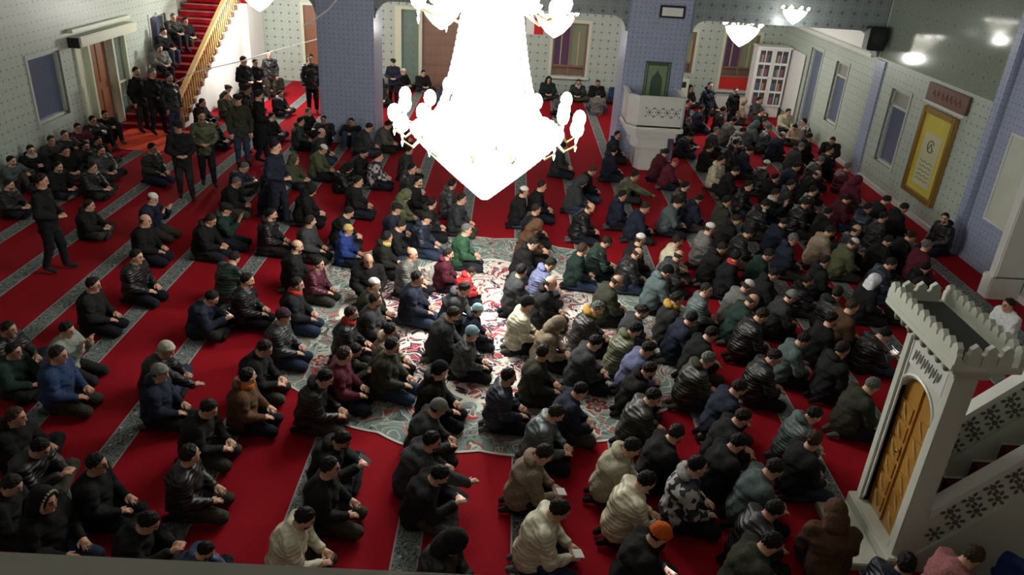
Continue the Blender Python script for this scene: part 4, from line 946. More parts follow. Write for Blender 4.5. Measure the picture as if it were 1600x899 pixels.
 (5.66,24.36,0.00,-8,0.93,'KR','m','h','dark-haired person in maroon kneeling lower left of the navy coat stander at the back'),
 (6.33,27.40,0.00,-63,0.94,'C','k','hu','hooded person in black cross-legged left of the navy coat stander at the back'),
 (6.17,24.19,0.00,-63,0.88,'S','dn','h','person in navy coat standing near the back, right of the column'),
 (6.95,26.50,0.00,-39,0.89,'C','k','h','dark-haired person in black cross-legged below the navy coat stander at the back'),
 (6.60,23.74,0.00,-7,0.91,'KL','k','h','dark-haired person in black kneeling left of the khaki jacket'),
 (7.01,24.26,0.00,-64,0.81,'S','k','h','person in black standing below the back window with red cloth'),
 (7.54,25.22,0.00,4,0.93,'KB','tan','hu','person in khaki jacket leaning over below the back window'),
 (5.77,21.06,0.00,4,0.89,'KR','k','gh','grey-haired person in black kneeling above the bulky cream coat'),
 (5.92,23.71,0.00,2,0.92,'K','dn','h','dark-haired person in navy kneeling lower left of the stander below the red cloth'),
 (6.50,22.40,0.00,3,0.94,'KBL','g','h','dark-haired person in grey bowed forward lower left of the khaki jacket'),
 (6.48,21.32,0.00,-2,0.90,'KB','pt','h','person in black and white patterned scarf amid the upper right crowd'),
 (7.12,22.19,0.00,9,0.90,'KB','gt','hu','person in slate-blue hooded jacket in the upper right crowd'),
 (7.77,23.71,0.00,-6,0.91,'KR','k','h','dark-haired person in black kneeling above the slate-blue hooded jacket'),
 (7.43,21.75,0.00,3,0.90,'K','dg','gh','grey-haired person in dark grey kneeling right of the slate-blue hooded jacket'),
 (5.16,17.96,0.00,-39,0.93,'K','cr','h','person in bulky cream coat facing the camera, right crowd'),
 (5.31,19.69,0.00,-6,0.89,'C','k','h','dark-haired person in black cross-legged upper left of the bulky cream coat'),
 (5.99,19.81,0.00,1,0.89,'K','k','h','dark-haired person in black kneeling upper right of the bulky cream coat'),
 (6.10,19.18,0.00,-5,0.94,'KB','dn','h','dark-haired person in navy bowed forward below the slate-blue hooded jacket'),
 (4.56,14.96,0.00,8,0.93,'K','dol','h','dark-haired person in dark olive kneeling upper right of the bright white skullcap'),
 (5.35,16.21,0.00,-27,0.89,'K','k','h','person in black coat with face turned up below the bulky cream coat'),
 (5.28,17.36,0.00,-8,0.91,'KB','k','h','dark-haired person in black bowed forward lower right of the bulky cream coat'),
 (5.73,15.59,0.00,-21,0.95,'D','kw','h','person with bright face and hands clasped high, upper right crowd'),
 (6.22,17.88,0.00,8,0.92,'K','k','ws','person with pale grey cap above the clasped hands'),
 (6.30,17.32,0.00,-6,0.90,'C','k','h','dark-haired person in black cross-legged above the clasped hands'),
 (7.51,21.05,0.00,8,0.90,'KB','dn','ws','person in blue coat with white skullcap near the far right bookcase'),
 (8.43,26.16,0.00,-37,0.93,'C','dg','h','dark-haired person in dark grey cross-legged right of the khaki jacket'),
 (8.86,24.47,0.00,-66,0.94,'C','cr','h','person in cream vest seated near the right back corner'),
 (8.63,22.86,0.00,-146,0.89,'CP','tan','h','person in beige sleeves sitting sideways by the right wall corner'),
 (8.95,23.30,0.00,179,0.92,'C','pt','h','person in patterned jacket leaning on the right wall near the corner'),
 (7.67,19.95,0.00,-1,0.91,'KB','dg','gh','grey-haired person in grey jacket bowed near the right wall'),
 (8.26,20.82,0.00,2,0.93,'K','k','h','dark-haired person in black kneeling upper right of the grey jacket bowed back'),
 (7.71,18.62,0.00,3,0.93,'KBL','dg','gh','grey-haired person in dark grey bowed forward lower right of the grey jacket bowed back'),
 (8.33,19.49,0.00,1,0.94,'KR','k','h','dark-haired person in black kneeling right of the grey jacket bowed back'),
 (8.95,20.95,0.00,-107,0.89,'KBR','k','h','dark-haired person in black bowed forward lower right of the patterned jacket at the wall'),
 (8.46,18.52,0.00,-3,0.93,'C','m','gh','grey-haired person in maroon cross-legged upper left of the maroon coat at right'),
 (7.24,17.51,0.00,-1,0.89,'KB','k','b','bald person in black bowed forward left of the maroon coat at right'),
 (6.89,17.94,0.00,8,0.93,'KBR','dn','h','dark-haired person in navy bowed forward below the grey jacket bowed back'),
 (6.71,16.03,0.00,-8,0.92,'K','k','h','dark-haired person in black kneeling right of the fleece collar'),
 (8.01,17.05,0.00,12,0.93,'KB','m','hu','person in maroon coat leaning toward the right wall'),
 (6.56,14.70,0.00,7,0.90,'K','k','h','dark-haired person in black kneeling above the khaki back'),
 (6.18,15.17,0.00,-1,0.94,'KB','k','h','dark-haired person in black bowed forward right of the clasped hands'),
 (6.36,16.45,0.00,-9,0.90,'K','dg','h','dark-haired person in dark grey kneeling upper right of the clasped hands'),
 (7.27,15.74,0.00,1,0.90,'KB','m','h','dark-haired person in maroon bowed forward lower left of the maroon coat at right'),
 (7.52,15.10,0.00,4,0.91,'K','dn','h','dark-haired person in navy kneeling lower left of the bowed person under the gold frame'),
 (8.10,15.75,0.00,-4,0.93,'KB','k','h','person in black bowed on red carpet beneath the gold frame'),
 (6.10,13.60,0.00,-2,0.95,'KB','tan','h','person in khaki coat bowed in the right crowd'),
 (6.75,13.77,0.00,-3,0.90,'K','dg','b','bald person between khaki coat and green-and-black coat, right crowd'),
 (6.35,13.10,0.00,0,0.92,'KB','ol','ws','person in green-and-black coat with white-topped cap, right crowd'),
 (5.30,13.03,0.00,-8,0.93,'K','dn','gh','person in dark blue suit with white collar, right crowd'),
 (5.26,14.92,0.00,1,0.95,'KB','kw','h','person in dark coat with fleece collar in the right crowd'),
 (5.38,14.04,0.00,8,0.89,'KB','dn','h','dark-haired person in navy bowed forward upper left of the dark blue suit'),
 (8.26,15.27,0.00,-1,0.94,'KB','k','h','person in grey-green coat bowed at the base of the right wall'),
 (7.63,14.60,0.00,-5,0.90,'K','k','h','dark-haired person in black kneeling below the bowed person under the gold frame'),
 (7.66,13.64,0.00,-5,0.92,'KB','k','h','dark-haired person in black bowed forward lower right of the bowed person under the gold frame'),
 (7.11,13.35,0.00,2,0.91,'KB','k','h','dark-haired person in black bowed forward right of the green-and-black coat'),
 (8.87,14.64,0.00,189,0.94,'KL','k','h','person in black jacket seated alone against the right wall'),
 (7.81,13.15,0.00,1,0.90,'K','m','gh','grey-haired person in maroon kneeling lower left of the loner at the right wall'),
 (7.30,12.13,0.00,-1,0.90,'KL','k','h','dark-haired person in black kneeling below the loner at the right wall'),
 (6.62,12.17,0.00,-7,0.95,'KBR','dn','h','dark-haired person in navy bowed forward upper right of the white headscarf at right'),
 (6.10,11.39,0.00,-1,0.92,'K','k','wsc','person in dark coat with a white scarf over the head'),
 (6.76,11.45,0.00,-1,0.91,'KB','yg','h','person in yellow-green collar behind the minbar crest'),
 (3.83,13.28,0.00,1,0.95,'K','g','ws','person in grey coat and bright white skullcap, right of red aisle'),
 (4.00,12.02,0.00,-9,0.95,'KL','kr','h','person in dark coat with red collar, holding a hand up'),
 (4.44,14.02,0.00,3,0.91,'KBR','k','h','dark-haired person in black bowed forward right of the bright white skullcap'),
 (4.51,13.38,0.00,-8,0.91,'KB','k','h','dark-haired person in black bowed forward upper right of the red collar'),
 (3.80,12.50,0.00,4,0.92,'KBR','k','h','dark-haired person in black bowed forward upper left of the red collar'),
 (4.56,12.31,0.00,-5,0.93,'KBR','dgr','h','dark-haired person in dark green bowed forward lower left of the dark blue suit'),
 (3.21,10.72,0.00,-4,0.90,'KR','gt','h','dark-haired person in slate-teal kneeling right of the mustard and white hood'),
 (3.82,10.93,0.00,5,0.94,'KB','g','ws','person in grey coat with off-white cap, right of the rug'),
 (3.75,10.42,0.00,-2,0.95,'KB','dgr','b','pale-headed person bent forward right of the off-white cap'),
 (3.75,9.92,0.00,2,0.96,'KB','k','h','dark-haired person in black bowed forward lower right of the pale bent head'),
 (4.42,11.53,0.00,-6,0.91,'KB','k','h','dark-haired person in black bowed forward upper left of the grey ribbed beanie'),
 (4.44,10.70,0.00,-2,0.91,'KB','dg','bg','person in black coat with grey ribbed beanie, right crowd'),
 (5.11,11.58,0.00,-7,0.89,'C','k','h','dark-haired person in black cross-legged upper right of the grey ribbed beanie'),
 (2.88,9.30,0.00,7,0.94,'KB','k','h','person in shiny black leather jacket right of the rug'),
 (2.71,9.78,0.00,0,0.91,'KBL','dn','h','dark-haired person in navy bowed forward lower right of the mustard and white hood'),
 (2.68,8.61,0.00,1,0.94,'KB','dol','gh',"grey-haired person in dark olive coat right of the rug's lower edge"),
 (4.17,9.33,0.00,-5,0.91,'KB','gt','h','person in slate-blue coat in the lower right crowd'),
 (5.31,10.33,0.00,0,0.95,'K','br','hb','person in brown leather jacket lit from the front, right crowd'),
 (5.28,10.82,0.00,6,0.93,'KL','k','h','dark-haired person in black kneeling upper left of the brown leather jacket'),
 (5.57,12.14,0.00,2,0.89,'K','k','h','dark-haired person in black kneeling below the khaki back'),
 (4.85,9.91,0.00,0,0.92,'K','k','h','dark-haired person in black kneeling lower left of the brown leather jacket'),
 (5.54,9.87,0.00,-2,0.94,'CP','k','h','person photographing with two glowing phone screens near the minbar'),
 (4.65,8.98,0.00,8,0.96,'K','k','h','dark-haired person in black kneeling right of the slate-blue coat'),
 (4.64,8.17,0.00,3,0.95,'KB','dol','gh','person in dark olive coat bowed beside the minbar door'),
 (3.59,8.77,0.00,-2,0.94,'KBR','k','h','dark-haired person in black bowed forward lower left of the slate-blue coat'),
 (2.91,7.95,0.00,3,0.95,'KB','dn','h','person in dark teal coat bowed deeply, lower right of the rug'),
 (2.79,7.34,0.00,-4,0.95,'KB','k','h','broad person in black coat bowed deeply, lower right crowd'),
 (3.68,7.51,0.00,-7,0.92,'KB','gt','h','person in dark teal jacket with hood left of the minbar'),
 (3.56,6.94,0.00,7,0.94,'KL','k','hb','brown-haired person in dark jacket with back turned, left of minbar door'),
 (2.88,6.42,0.00,-2,0.97,'KB','gt','h','person in pale grey-green cloth over bowed back, lower right'),
 (2.14,6.34,0.00,-4,0.97,'K','pt','h','person in striped and patterned jacket, lower right crowd'),
 (1.43,6.67,0.00,-8,0.96,'KB','cr','h','person in cream and black jacket with raised hand, lower centre'),
 (1.96,6.95,0.00,7,0.95,'KBL','k','h','dark-haired person in black bowed forward upper left of the patterned jacket'),
 (1.50,6.11,0.00,6,0.96,'KB','cr','h','person in pale yellow jacket above the orange beanie'),
 (1.51,5.38,0.00,2,0.96,'KB','k','bo','person in black wearing an orange beanie at the bottom'),
 (0.49,6.49,0.00,0,0.94,'KB','tan','h','person in taupe coat holding a white cup of tissue, bottom centre'),
 (0.60,5.63,0.00,-5,0.98,'KB','cr','h','person in cream jacket with hood, holding white paper, near the parapet'),
 (2.52,5.33,0.00,1,0.98,'KB','dol','h','person in dark olive coat at the bottom, left of brown jacket'),
 (3.38,5.76,0.00,81,0.93,'KB','br','hu','person in ochre-brown hooded jacket seated before the minbar step'),
 (2.71,5.82,0.00,5,0.92,'KB','k','h','dark-haired person in black bowed forward above the bottom olive coat'),
 (2.62,6.85,0.00,7,0.94,'KB','k','h','dark-haired person in black bowed forward below the broad bowed black coat'),
 (5.06,5.31,0.00,17,0.92,'K','bl','h','person in dark coat with blue sleeve behind the minbar at the bottom right corner'),
 (3.76,5.15,0.00,23,0.94,'KL','dn','h','person in navy at the bottom edge just right of the minbar foot'),
 (4.38,5.31,0.00,5,0.94,'KB','pink','hb',"person in dusky pink top bowed beside the minbar's stair side"),
 (7.93,10.76,0.00,187,0.91,'K','w','h','person in white robe seated on red carpet behind the minbar'),
]
# ================================================================== PEOPLE
# Bodies are grown as one smooth distance-field surface per pose, clothes as surfaces of their own.
class Field:
    def __init__(s, lo, hi, h):
        s.lo = np.array(lo, float); s.h = h; n = np.ceil((np.array(hi)-s.lo)/h).astype(int)+1
        s.f = np.full(n, .2); s.ax = [s.lo[i]+h*np.arange(n[i]) for i in range(3)]
    def sub(s, lo, hi, pad):
        sl = []
        for i in range(3):
            a = int(max(0, math.floor((lo[i]-pad-s.lo[i])/s.h))); b = int(min(s.f.shape[i], math.ceil((hi[i]+pad-s.lo[i])/s.h)+1)); sl.append(slice(a, max(a+1, b)))
        X, Y, Z = np.meshgrid(s.ax[0][sl[0]], s.ax[1][sl[1]], s.ax[2][sl[2]], indexing='ij', sparse=False)
        return tuple(sl), X, Y, Z
    def put(s, sl, d, k):
        f = s.f[sl]
        if k > 0:
            h = np.clip(.5+.5*(f-d)/k, 0, 1); s.f[sl] = f*(1-h)+d*h-k*h*(1-h)
        else: s.f[sl] = np.minimum(f, d)
    def cap(s, a, b, ra, rb=None, k=.02, flat=(1, 1, 1)):
        rb = ra if rb is None else rb; a = np.array(a, float); b = np.array(b, float); R_ = max(ra, rb)
        fl = np.array(flat, float); sl, X, Y, Z = s.sub(np.minimum(a, b)-R_*fl, np.maximum(a, b)+R_*fl, k+s.h*2)
        px, py, pz = (X-a[0])/fl[0], (Y-a[1])/fl[1], (Z-a[2])/fl[2]; d = (b-a)/fl; L = max(1e-9, d.dot(d))
        t = np.clip((px*d[0]+py*d[1]+pz*d[2])/L, 0, 1)
        s.put(sl, (np.sqrt((px-t*d[0])**2+(py-t*d[1])**2+(pz-t*d[2])**2)-(ra+(rb-ra)*t))*fl.min(), k)
    def ell(s, c, r, R=None, k=.02):
        c = np.array(c, float); r = np.array(r, float); m = r.max(); sl, X, Y, Z = s.sub(c-m, c+m, k+s.h*2)
        q = np.stack([X-c[0], Y-c[1], Z-c[2]], -1)
        if R is not None: q = q@R
        q = q/r; n = np.sqrt((q**2).sum(-1)); s.put(sl, (n-1)*r.min(), k)
    def ring(s, c, nrm, R_, r, k=.01):
        c = np.array(c, float); n = np.array(nrm, float); n /= np.linalg.norm(n); m = R_+r; sl, X, Y, Z = s.sub(c-m, c+m, k+s.h*2)
        q = np.stack([X-c[0], Y-c[1], Z-c[2]], -1); a = q@n; rad = np.sqrt(np.maximum((q**2).sum(-1)-a*a, 0)); s.put(sl, np.sqrt((rad-R_)**2+a*a)-r, k)
    def surf(s):
        f = s.f; neg = f < 0; n = np.array(f.shape); cs = tuple(n-1)
        pos = np.zeros(cs+(3,)); cnt = np.zeros(cs)
        def sh(a, o): return a[o[0]:o[0]+cs[0], o[1]:o[1]+cs[1], o[2]:o[2]+cs[2]]
        for ax in range(3):
            o1 = [(ax+1) % 3, (ax+2) % 3]
            for u in (0, 1):
                for v in (0, 1):
                    c0 = [0, 0, 0]; c0[o1[0]] = u; c0[o1[1]] = v; c1 = list(c0); c1[ax] = 1
                    A, B_ = sh(f, c0), sh(f, c1); m = sh(neg, c0) != sh(neg, c1)
                    idx = np.nonzero(m); t = A[idx]/(A[idx]-B_[idx])
                    p = np.tile(np.array(c0, float), (len(t), 1)); p[:, ax] += t; pos[idx] += p; cnt[idx] += 1
        cells = np.nonzero(cnt > 0); ids = np.full(cs, -1); ids[cells] = np.arange(len(cells[0]))
        V = (np.stack(cells, -1)+pos[cells]/cnt[cells][:, None])*s.h+s.lo
        Q = []
        for ax in range(3):
            u, v = (ax+1) % 3, (ax+2) % 3
            a = [slice(1, n[i]-1) for i in range(3)]; a[ax] = slice(0, n[ax]-1); b = list(a); b[ax] = slice(1, n[ax])
            n0, n1 = neg[tuple(a)], neg[tuple(b)]; ii = np.array(np.nonzero(n0 != n1)).T
            if not len(ii): continue
            sgn = n0[tuple(ii.T)]; base = ii+np.array([0 if i == ax else 1 for i in range(3)])
            def g(du, dv):
                c = base.copy(); c[:, u] -= du; c[:, v] -= dv; return ids[tuple(c.T)]
            q = np.stack([g(1, 1), g(0, 1), g(0, 0), g(1, 0)], -1); q[~sgn] = q[~sgn][:, ::-1]; Q.append(q)
        return V, np.concatenate(Q)
def to_mesh(name, V, Q, m):
    me = bpy.data.meshes.new(name); me.vertices.add(len(V)); me.vertices.foreach_set('co', V.astype(np.float32).ravel())
    me.loops.add(len(Q)*4); me.loops.foreach_set('vertex_index', Q.astype(np.int32).ravel())
    me.polygons.add(len(Q)); me.polygons.foreach_set('loop_start', np.arange(0, len(Q)*4, 4, dtype=np.int32)); me.polygons.foreach_set('loop_total', np.full(len(Q), 4, dtype=np.int32))
    me.polygons.foreach_set('use_smooth', np.ones(len(Q), bool)); me.update(calc_edges=True); me.materials.append(m); return me
def rotm(yaw, pit):
    y, p = math.radians(yaw), math.radians(pit)
    Rz = np.array([[math.cos(y), -math.sin(y), 0], [math.sin(y), math.cos(y), 0], [0, 0, 1]]); Ry = np.array([[math.cos(p), 0, math.sin(p)], [0, 1, 0], [-math.sin(p), 0, math.cos(p)]])
    return Rz@Ry
def mir(p): return (p[0], -p[1], p[2])
def joint(P, k, s):
    if s < 0: return np.array(P[k+'r']) if k+'r' in P else np.array(mir(P[k]))
    return np.array(P[k], float)
def bounds(P, pad):
    pts = [np.array(v, float) for k, v in P.items() if isinstance(v, tuple)]+[np.array(mir(v), float) for k, v in P.items() if isinstance(v, tuple)]
    pts = [p for p in pts if abs(p).max() < 3]; return np.min(pts, 0)-pad, np.max(pts, 0)+pad
def hand(F, w, d, s, k=.008):
    d = d/np.linalg.norm(d); side = np.cross(d, [0, 0, 1.]); 
    if np.linalg.norm(side) < .1: side = np.array([0, 1., 0])
    side /= np.linalg.norm(side); nrm = np.cross(side, d)
    inn = side*(-1 if side[1]*s > 0 else 1)                      # thumb points to the body's midline
    F.cap(w, w+d*.075, .027, .030, .02); F.cap(w+d*.04-inn*.022, w+d*.09-inn*.024, .020, .017, .012); F.cap(w+d*.04+inn*.018, w+d*.09+inn*.02, .020, .017, .012)
    for i, (L, o) in enumerate(((.068, .034), (.080, .012), (.074, -.012), (.056, -.034))):
        b = w+d*.088+inn*o; m_ = b+(d+inn*o*2.2)*L*.5-nrm*.004; e = b+(d*.9+inn*o*3.2)*L-nrm*.020
        F.cap(b, m_, .0095, .0090, k); F.cap(m_, e, .0090, .0078, k)
    t0 = w+d*.03+inn*.024; t1 = t0+d*.032+inn*.034; t2 = t1+d*.038+inn*.010
    F.cap(t0, t1, .014, .011, .010); F.cap(t1, t2, .011, .009, k)
def make_body(nm, P):
    lo, hi = bounds(P, .14); hi[2] += .03; lo[2] = min(lo[2], -.01) if nm != 'T' else lo[2]
    F = Field(lo, hi, .0105); H = np.array(P['hea']); R = rotm(P['yaw'], P['pit'])
    def h(x, y, z): return H+R@np.array([x, y, z])
    F.ell(h(-.008, 0, .022), (.096, .077, .094), R, .0); F.ell(h(.022, 0, -.035), (.068, .058, .082), R, .03)
    F.cap(h(.088, 0, .012), h(.104, 0, -.022), .010, .014, .010); F.cap(h(.082, -.028, .026), h(.082, .028, .026), .010, .010, .014)
    F.cap(h(.084, -.016, -.056), h(.084, .016, -.056), .008, .008, .006); F.ell(h(.070, 0, -.092), (.024, .026, .020), R, .02)
    for s in (-1, 1): F.ell(h(-.006, s*.079, -.004), (.019, .010, .031), R, .008)
    nk = np.array(P['nek'], float); che = np.array(P['che'], float); pel = np.array(P['pel'], float)
    F.cap(nk-(nk-che)*.1, h(-.02, 0, -.05), .055, .052, .03); F.cap(che, nk, .10, .06, .05, (1, 1.25, 1)); F.cap(pel, che, .10, .10, .05, (1, 1.2, 1))
    for s in (1, -1):
        sh_, el, wr = joint(P, 'sho', s), joint(P, 'elb', s), joint(P, 'wri', s); hp, kn, an, to = (joint(P, k, s) for k in ('hip', 'kne', 'ank', 'toe'))
        F.cap(che+(nk-che)*.5, sh_, .06, .05, .04); F.cap(sh_, el, .045, .036, .02); F.cap(el, wr, .036, .024, .02)
        d = np.array(P['hdi'], float)*np.array([1, s, 1]); hand(F, wr, d, s)
        F.cap(hp, kn, .075, .05, .03); F.cap(kn, an, .048, .034, .02); F.cap(an, to, .036, .028, .02)
    V, Q = F.surf(); me = to_mesh('body_'+nm, V, Q, M_SKIN)
    q = (V-H)@R; col = np.zeros((len(V), 4), np.float32); col[:, 3] = 1
    ax, ay = q[:, 0], np.abs(q[:, 1]); z = q[:, 2]; fr = ax > .055
    eye = fr & (np.hypot(ay-.030, (z-.006)*1.6) < .014); brow = fr & (ay > .010) & (ay < .048) & (np.abs(z-.034) < .008)
    lips = fr & (ay < .022) & (np.abs(z+.056) < .010)
    col[eye | brow, 0] = 1; col[lips, 1] = .8
    a = me.color_attributes.new('feature', 'FLOAT_COLOR', 'POINT'); a.data.foreach_set('color', col.ravel()); return me
def fold(F, amp=.006):
    X, Y, Z = np.meshgrid(*F.ax, indexing='ij', sparse=True)
    F.f += amp*(np.sin(34*Z+5*np.sin(11*X)+4*np.sin(9*Y))*.6+np.sin(23*X+17*Y+6*np.sin(13*Z))*.5)
def make_jacket(nm, P):
    lo, hi = bounds(P, .22); F = Field(lo, hi, .017); nk, che, pel = (np.array(P[k], float) for k in ('nek', 'che', 'pel'))
    up = (nk-che)/np.linalg.norm(nk-che)
    stand = nm in ('S', 'S2')
    if not stand: F.cap(pel, che, .168, .172, .06, (1, 1.25, 1)); F.cap(che, nk-up*.10, .172, .10, .06, (1, 1.32, 1))
    if stand: F.cap(pel-np.array([0, 0, .26]), pel, .165, .145, .05, (.95, 1.15, 1)); F.cap(pel, che, .138, .146, .05, (1, 1.16, 1)); F.cap(che, nk-up*.10, .146, .085, .05, (1, 1.2, 1))
    else: F.cap(pel+np.array([-.02, 0, -.06]), pel+(che-pel)*.45, .175, .165, .05, (1, 1.18, 1)); F.ring(pel+(che-pel)*.0+np.array([0, 0, -.02]), che-pel, .165, .035, .04)
    for s in (1, -1):
        sh_, el, wr = joint(P, 'sho', s), joint(P, 'elb', s), joint(P, 'wri', s)
        q_ = .80 if stand else 1.; F.cap(che+(nk-che)*.42, sh_+(sh_-nk)*(-.06 if stand else .02), .098*q_, .092*q_, .06*q_); F.cap(sh_, el, .092*q_, .080*q_, .03); F.cap(el, wr-(wr-el)*.06, .080*q_, .056, .025); F.ring(wr-(wr-el)*.05, wr-el, .036, .017, .01)
    hv = np.array(P['hea'], float)-nk; F.ring(nk+hv*.10-up*.01, hv, .064, .026, .015); F.ring(nk-up*.04, up, .082, .036, .03)
    if stand: F.f = np.maximum(F.f, (.73-F.ax[2])[None, None, :])
    fold(F, .009); return to_mesh('jacket_'+nm, *F.surf(), M_CLOTH)
def make_trousers(nm, P):
    lo, hi = bounds(P, .16); F = Field(lo, hi, .017)
    for s in (1, -1):
        hp, kn, an = (joint(P, k, s) for k in ('hip', 'kne', 'ank')); e = an+(kn-an)*.08
        F.cap(hp, kn, .102, .078, .04); F.cap(kn, e, .075, .055, .03)
    pel = np.array(P['pel'], float); F.cap(pel-np.array([0, .06, .0]), pel+np.array([0, .06, 0]), .115, .115, .05); fold(F, .005); return to_mesh('trousers_'+nm, *F.surf(), M_CLOTH)
def make_sock(nm, P, side):
    lo, hi = bounds(P, .1); F = Field(lo, hi, .014)
    for s in (side,):
        an, to, kn = (joint(P, k, s) for k in ('ank', 'toe', 'kne')); F.cap(an+(kn-an)*.12, an, .045, .042, .015); F.cap(an, to, .044, .036, .02)
    return to_mesh('sock_'+nm, *F.surf(), M_KNIT)
def head_piece(kind):
    F = Field((-.24, -.20, -.24), (.22, .20, .22), .0095); X, Y, Z = np.meshgrid(*F.ax, indexing='ij')
    def E(c, r): return (np.sqrt(((X-c[0])/r[0])**2+((Y-c[1])/r[1])**2+((Z-c[2])/r[2])**2)-1)*min(r)
    nz = .003*np.sin(90*X+3*np.sin(70*Y))*np.sin(80*Z+50*Y)
    if kind == 'hair': d = np.maximum.reduce([E((-.012, 0, .027), (.104, .085, .101))+2.2*nz, .86*X-.50*Z-.006, -.070-Z])
    elif kind == 'fringe': d = np.maximum.reduce([E((-.010, 0, .022), (.103, .086, .098))+nz, X-.01, Z-.035, -.065-Z])
    elif kind == 'beanie': d = np.minimum(np.maximum(E((-.012, 0, .034), (.112, .093, .112)), .035-Z+.25*X), np.maximum(np.abs(Z-.040-.25*X)-.018, np.hypot(X+.010, Y*1.18)-.108)-.004)
    elif kind == 'skullcap': d = np.maximum.reduce([E((-.010, 0, .035), (.106, .088, .098)), .060-Z+.1*X])
    elif kind == 'flatcap': d = np.minimum(np.maximum(E((-.002, 0, .070), (.125, .105, .055)), .035-Z), E((.105, 0, .048), (.050, .066, .011)))
    elif kind == 'hoodup':
        d = np.minimum(E((-.025, 0, .012), (.132, .118, .138)), np.hypot(np.hypot(X+.07, Y*.75), np.maximum(0, np.abs(Z+.11)-.04))-.10); d = np.maximum(d, -E((.115, 0, -.015), (.155, .085, .120)))
    elif kind == 'scarf': d = np.minimum(np.hypot(np.hypot(X, Y)-.078, Z*.8)-.036, np.maximum(np.abs(Y-.03)-.035, np.hypot(X-.09, (Z+.09)*.3)-.03))
    elif kind == 'hooddown': d = np.maximum(E((-.085, 0, .0), (.085, .140, .062)), -E((-.03, 0, .06), (.07, .07, .06)))
    elif kind == 'beard': d = np.maximum.reduce([E((.024, 0, -.045), (.074, .064, .086))+nz, Z+.036-.25*(X-.05), -X+.005, -(np.hypot(Y, (Z+.056)*1.6)-.022)*(X > .075)-.0*X])
    elif kind == 'furtrim':
        t = np.arctan2(Z, Y); d = np.hypot(np.hypot(Y*1.25, Z)-.112+.004*np.sin(t*24), X-.035)-.022
    elif kind == 'headcloth':
        d = np.maximum(np.minimum(E((-.015, 0, .02), (.122, .105, .118)), np.hypot(np.hypot(X+.05, Y*.6), np.maximum(0, np.abs(Z+.12)-.05))-.085), -E((.11, 0, -.01), (.09, .065, .085)))
    F.f = d+nz*.3; V, Q = F.surf()
    mm = {'hair': M_HAIR, 'fringe': M_HAIR, 'beard': M_HAIR, 'furtrim': M_HAIR, 'beanie': M_KNIT, 'skullcap': M_KNIT, 'scarf': M_KNIT}.get(kind, M_CLOTH)
    return to_mesh(kind, V, Q, mm)
MESH = {}
def mesh(kind, key, fn):
    k = (kind, key)
    if k not in MESH: MESH[k] = fn()
    return MESH[k]
CO = dict(k=(.010, .010, .011), dn=(.014, .018, .034), n=(.020, .040, .095), dg=(.035, .037, .040), g=(.12, .12, .11), lg=(.28, .31, .27), dol=(.032, .034, .022), ol=(.085, .092, .048),
    br=(.085, .042, .022), tan=(.26, .20, .14), cr=(.50, .47, .34), dgr=(.014, .032, .025), gr=(.035, .10, .055), gt=(.085, .115, .115), r=(.42, .02, .025), m=(.085, .012, .025), bl=(.015, .035, .15),
    lav=(.11, .12, .22), w=(.62, .64, .66), must=(.020, .019, .018), pt=(.3, .3, .3), pw=(.012, .012, .013), ks=(.01, .01, .011), kf=(.010, .010, .011), kr=(.010, .010, .012), kw=(.012, .012, .014), ky=(.014, .014, .012),
    yg=(.06, .07, .03), pink=(.30, .12, .12), bro=(.085, .042, .022))
# (piece, colour) per head code
HAIRC = [(.008, .006, .005), (.012, .009, .007), (.018, .012, .008)]
HEADS = {'h': [('hair', None)], 'hb': [('hair', (.05, .028, .015))], 'b': [('fringe', (.03, .027, .025))], 'gh': [('hair', (.13, .125, .12))],
    'bk': [('beanie', (.008, .008, .010)), ('fringe', None)], 'bg': [('beanie', (.22, .22, .20)), ('fringe', None)], 'bb': [('beanie', (.30, .44, .50)), ('fringe', None)], 'bo': [('beanie', (.65, .12, .015)), ('fringe', None)],
    'bm': [('beanie', (.06, .03, .05)), ('fringe', None)], 'wt': [('beanie', (.55, .52, .42)), ('beard', (.4, .38, .34))], 'ws': [('skullcap', (.72, .73, .70)), ('fringe', (.03, .028, .025))], 'fc': [('flatcap', (.012, .012, .012)), ('fringe', None)],
    'hr': [('beanie', (.45, .06, .06))], 'hy': [('beanie', (.5, .36, .12))], 'hu': [('hair', None), ('hoodup', 'coat')], 'wsc': [('headcloth', (.72, .74, .78))]}
SKINS = [(.56, .33, .22), (.62, .38, .26), (.48, .27, .175), (.58, .35, .24)]
TROU = [(.010, .010, .012), (.016, .018, .026), (.03, .045, .085), (.022, .022, .022), (.05, .045, .035), (.012, .014, .024)]
def child(name, me, parent, color, M4=None):
    o = bpy.data.objects.new(name, me); COLL.objects.link(o); o.parent = parent; o.color = (*color, 1)
    if M4 is not None: o.matrix_local = M4
    return o
def m4(R, t):
    M_ = Matrix.Identity(4)
    for i in range(3):
        for j in range(3): M_[i][j] = float(R[i][j])
        M_[i][3] = float(t[i])
    return M_
def glasses_mesh():
    bm = new()
    for s in (-1, 1): tube(bm, [(.098, s*.031+.021*math.cos(a), .006+.017*math.sin(a)) for a in [k*PI/6 for k in range(13)]], .0035, 5, False)
    tube(bm, [(.101, -.011, .008), (.105, 0, .011), (.101, .011, .008)], .003, 5)
    for s in (-1, 1): tube(bm, [(.096, s*.051, .01), (.06, s*.074, .012), (-.005, s*.084, .008)], .003, 5)
    me = bpy.data.meshes.new('glasses'); bm.to_mesh(me); bm.free(); me.materials.append(M_CLOTH); return me

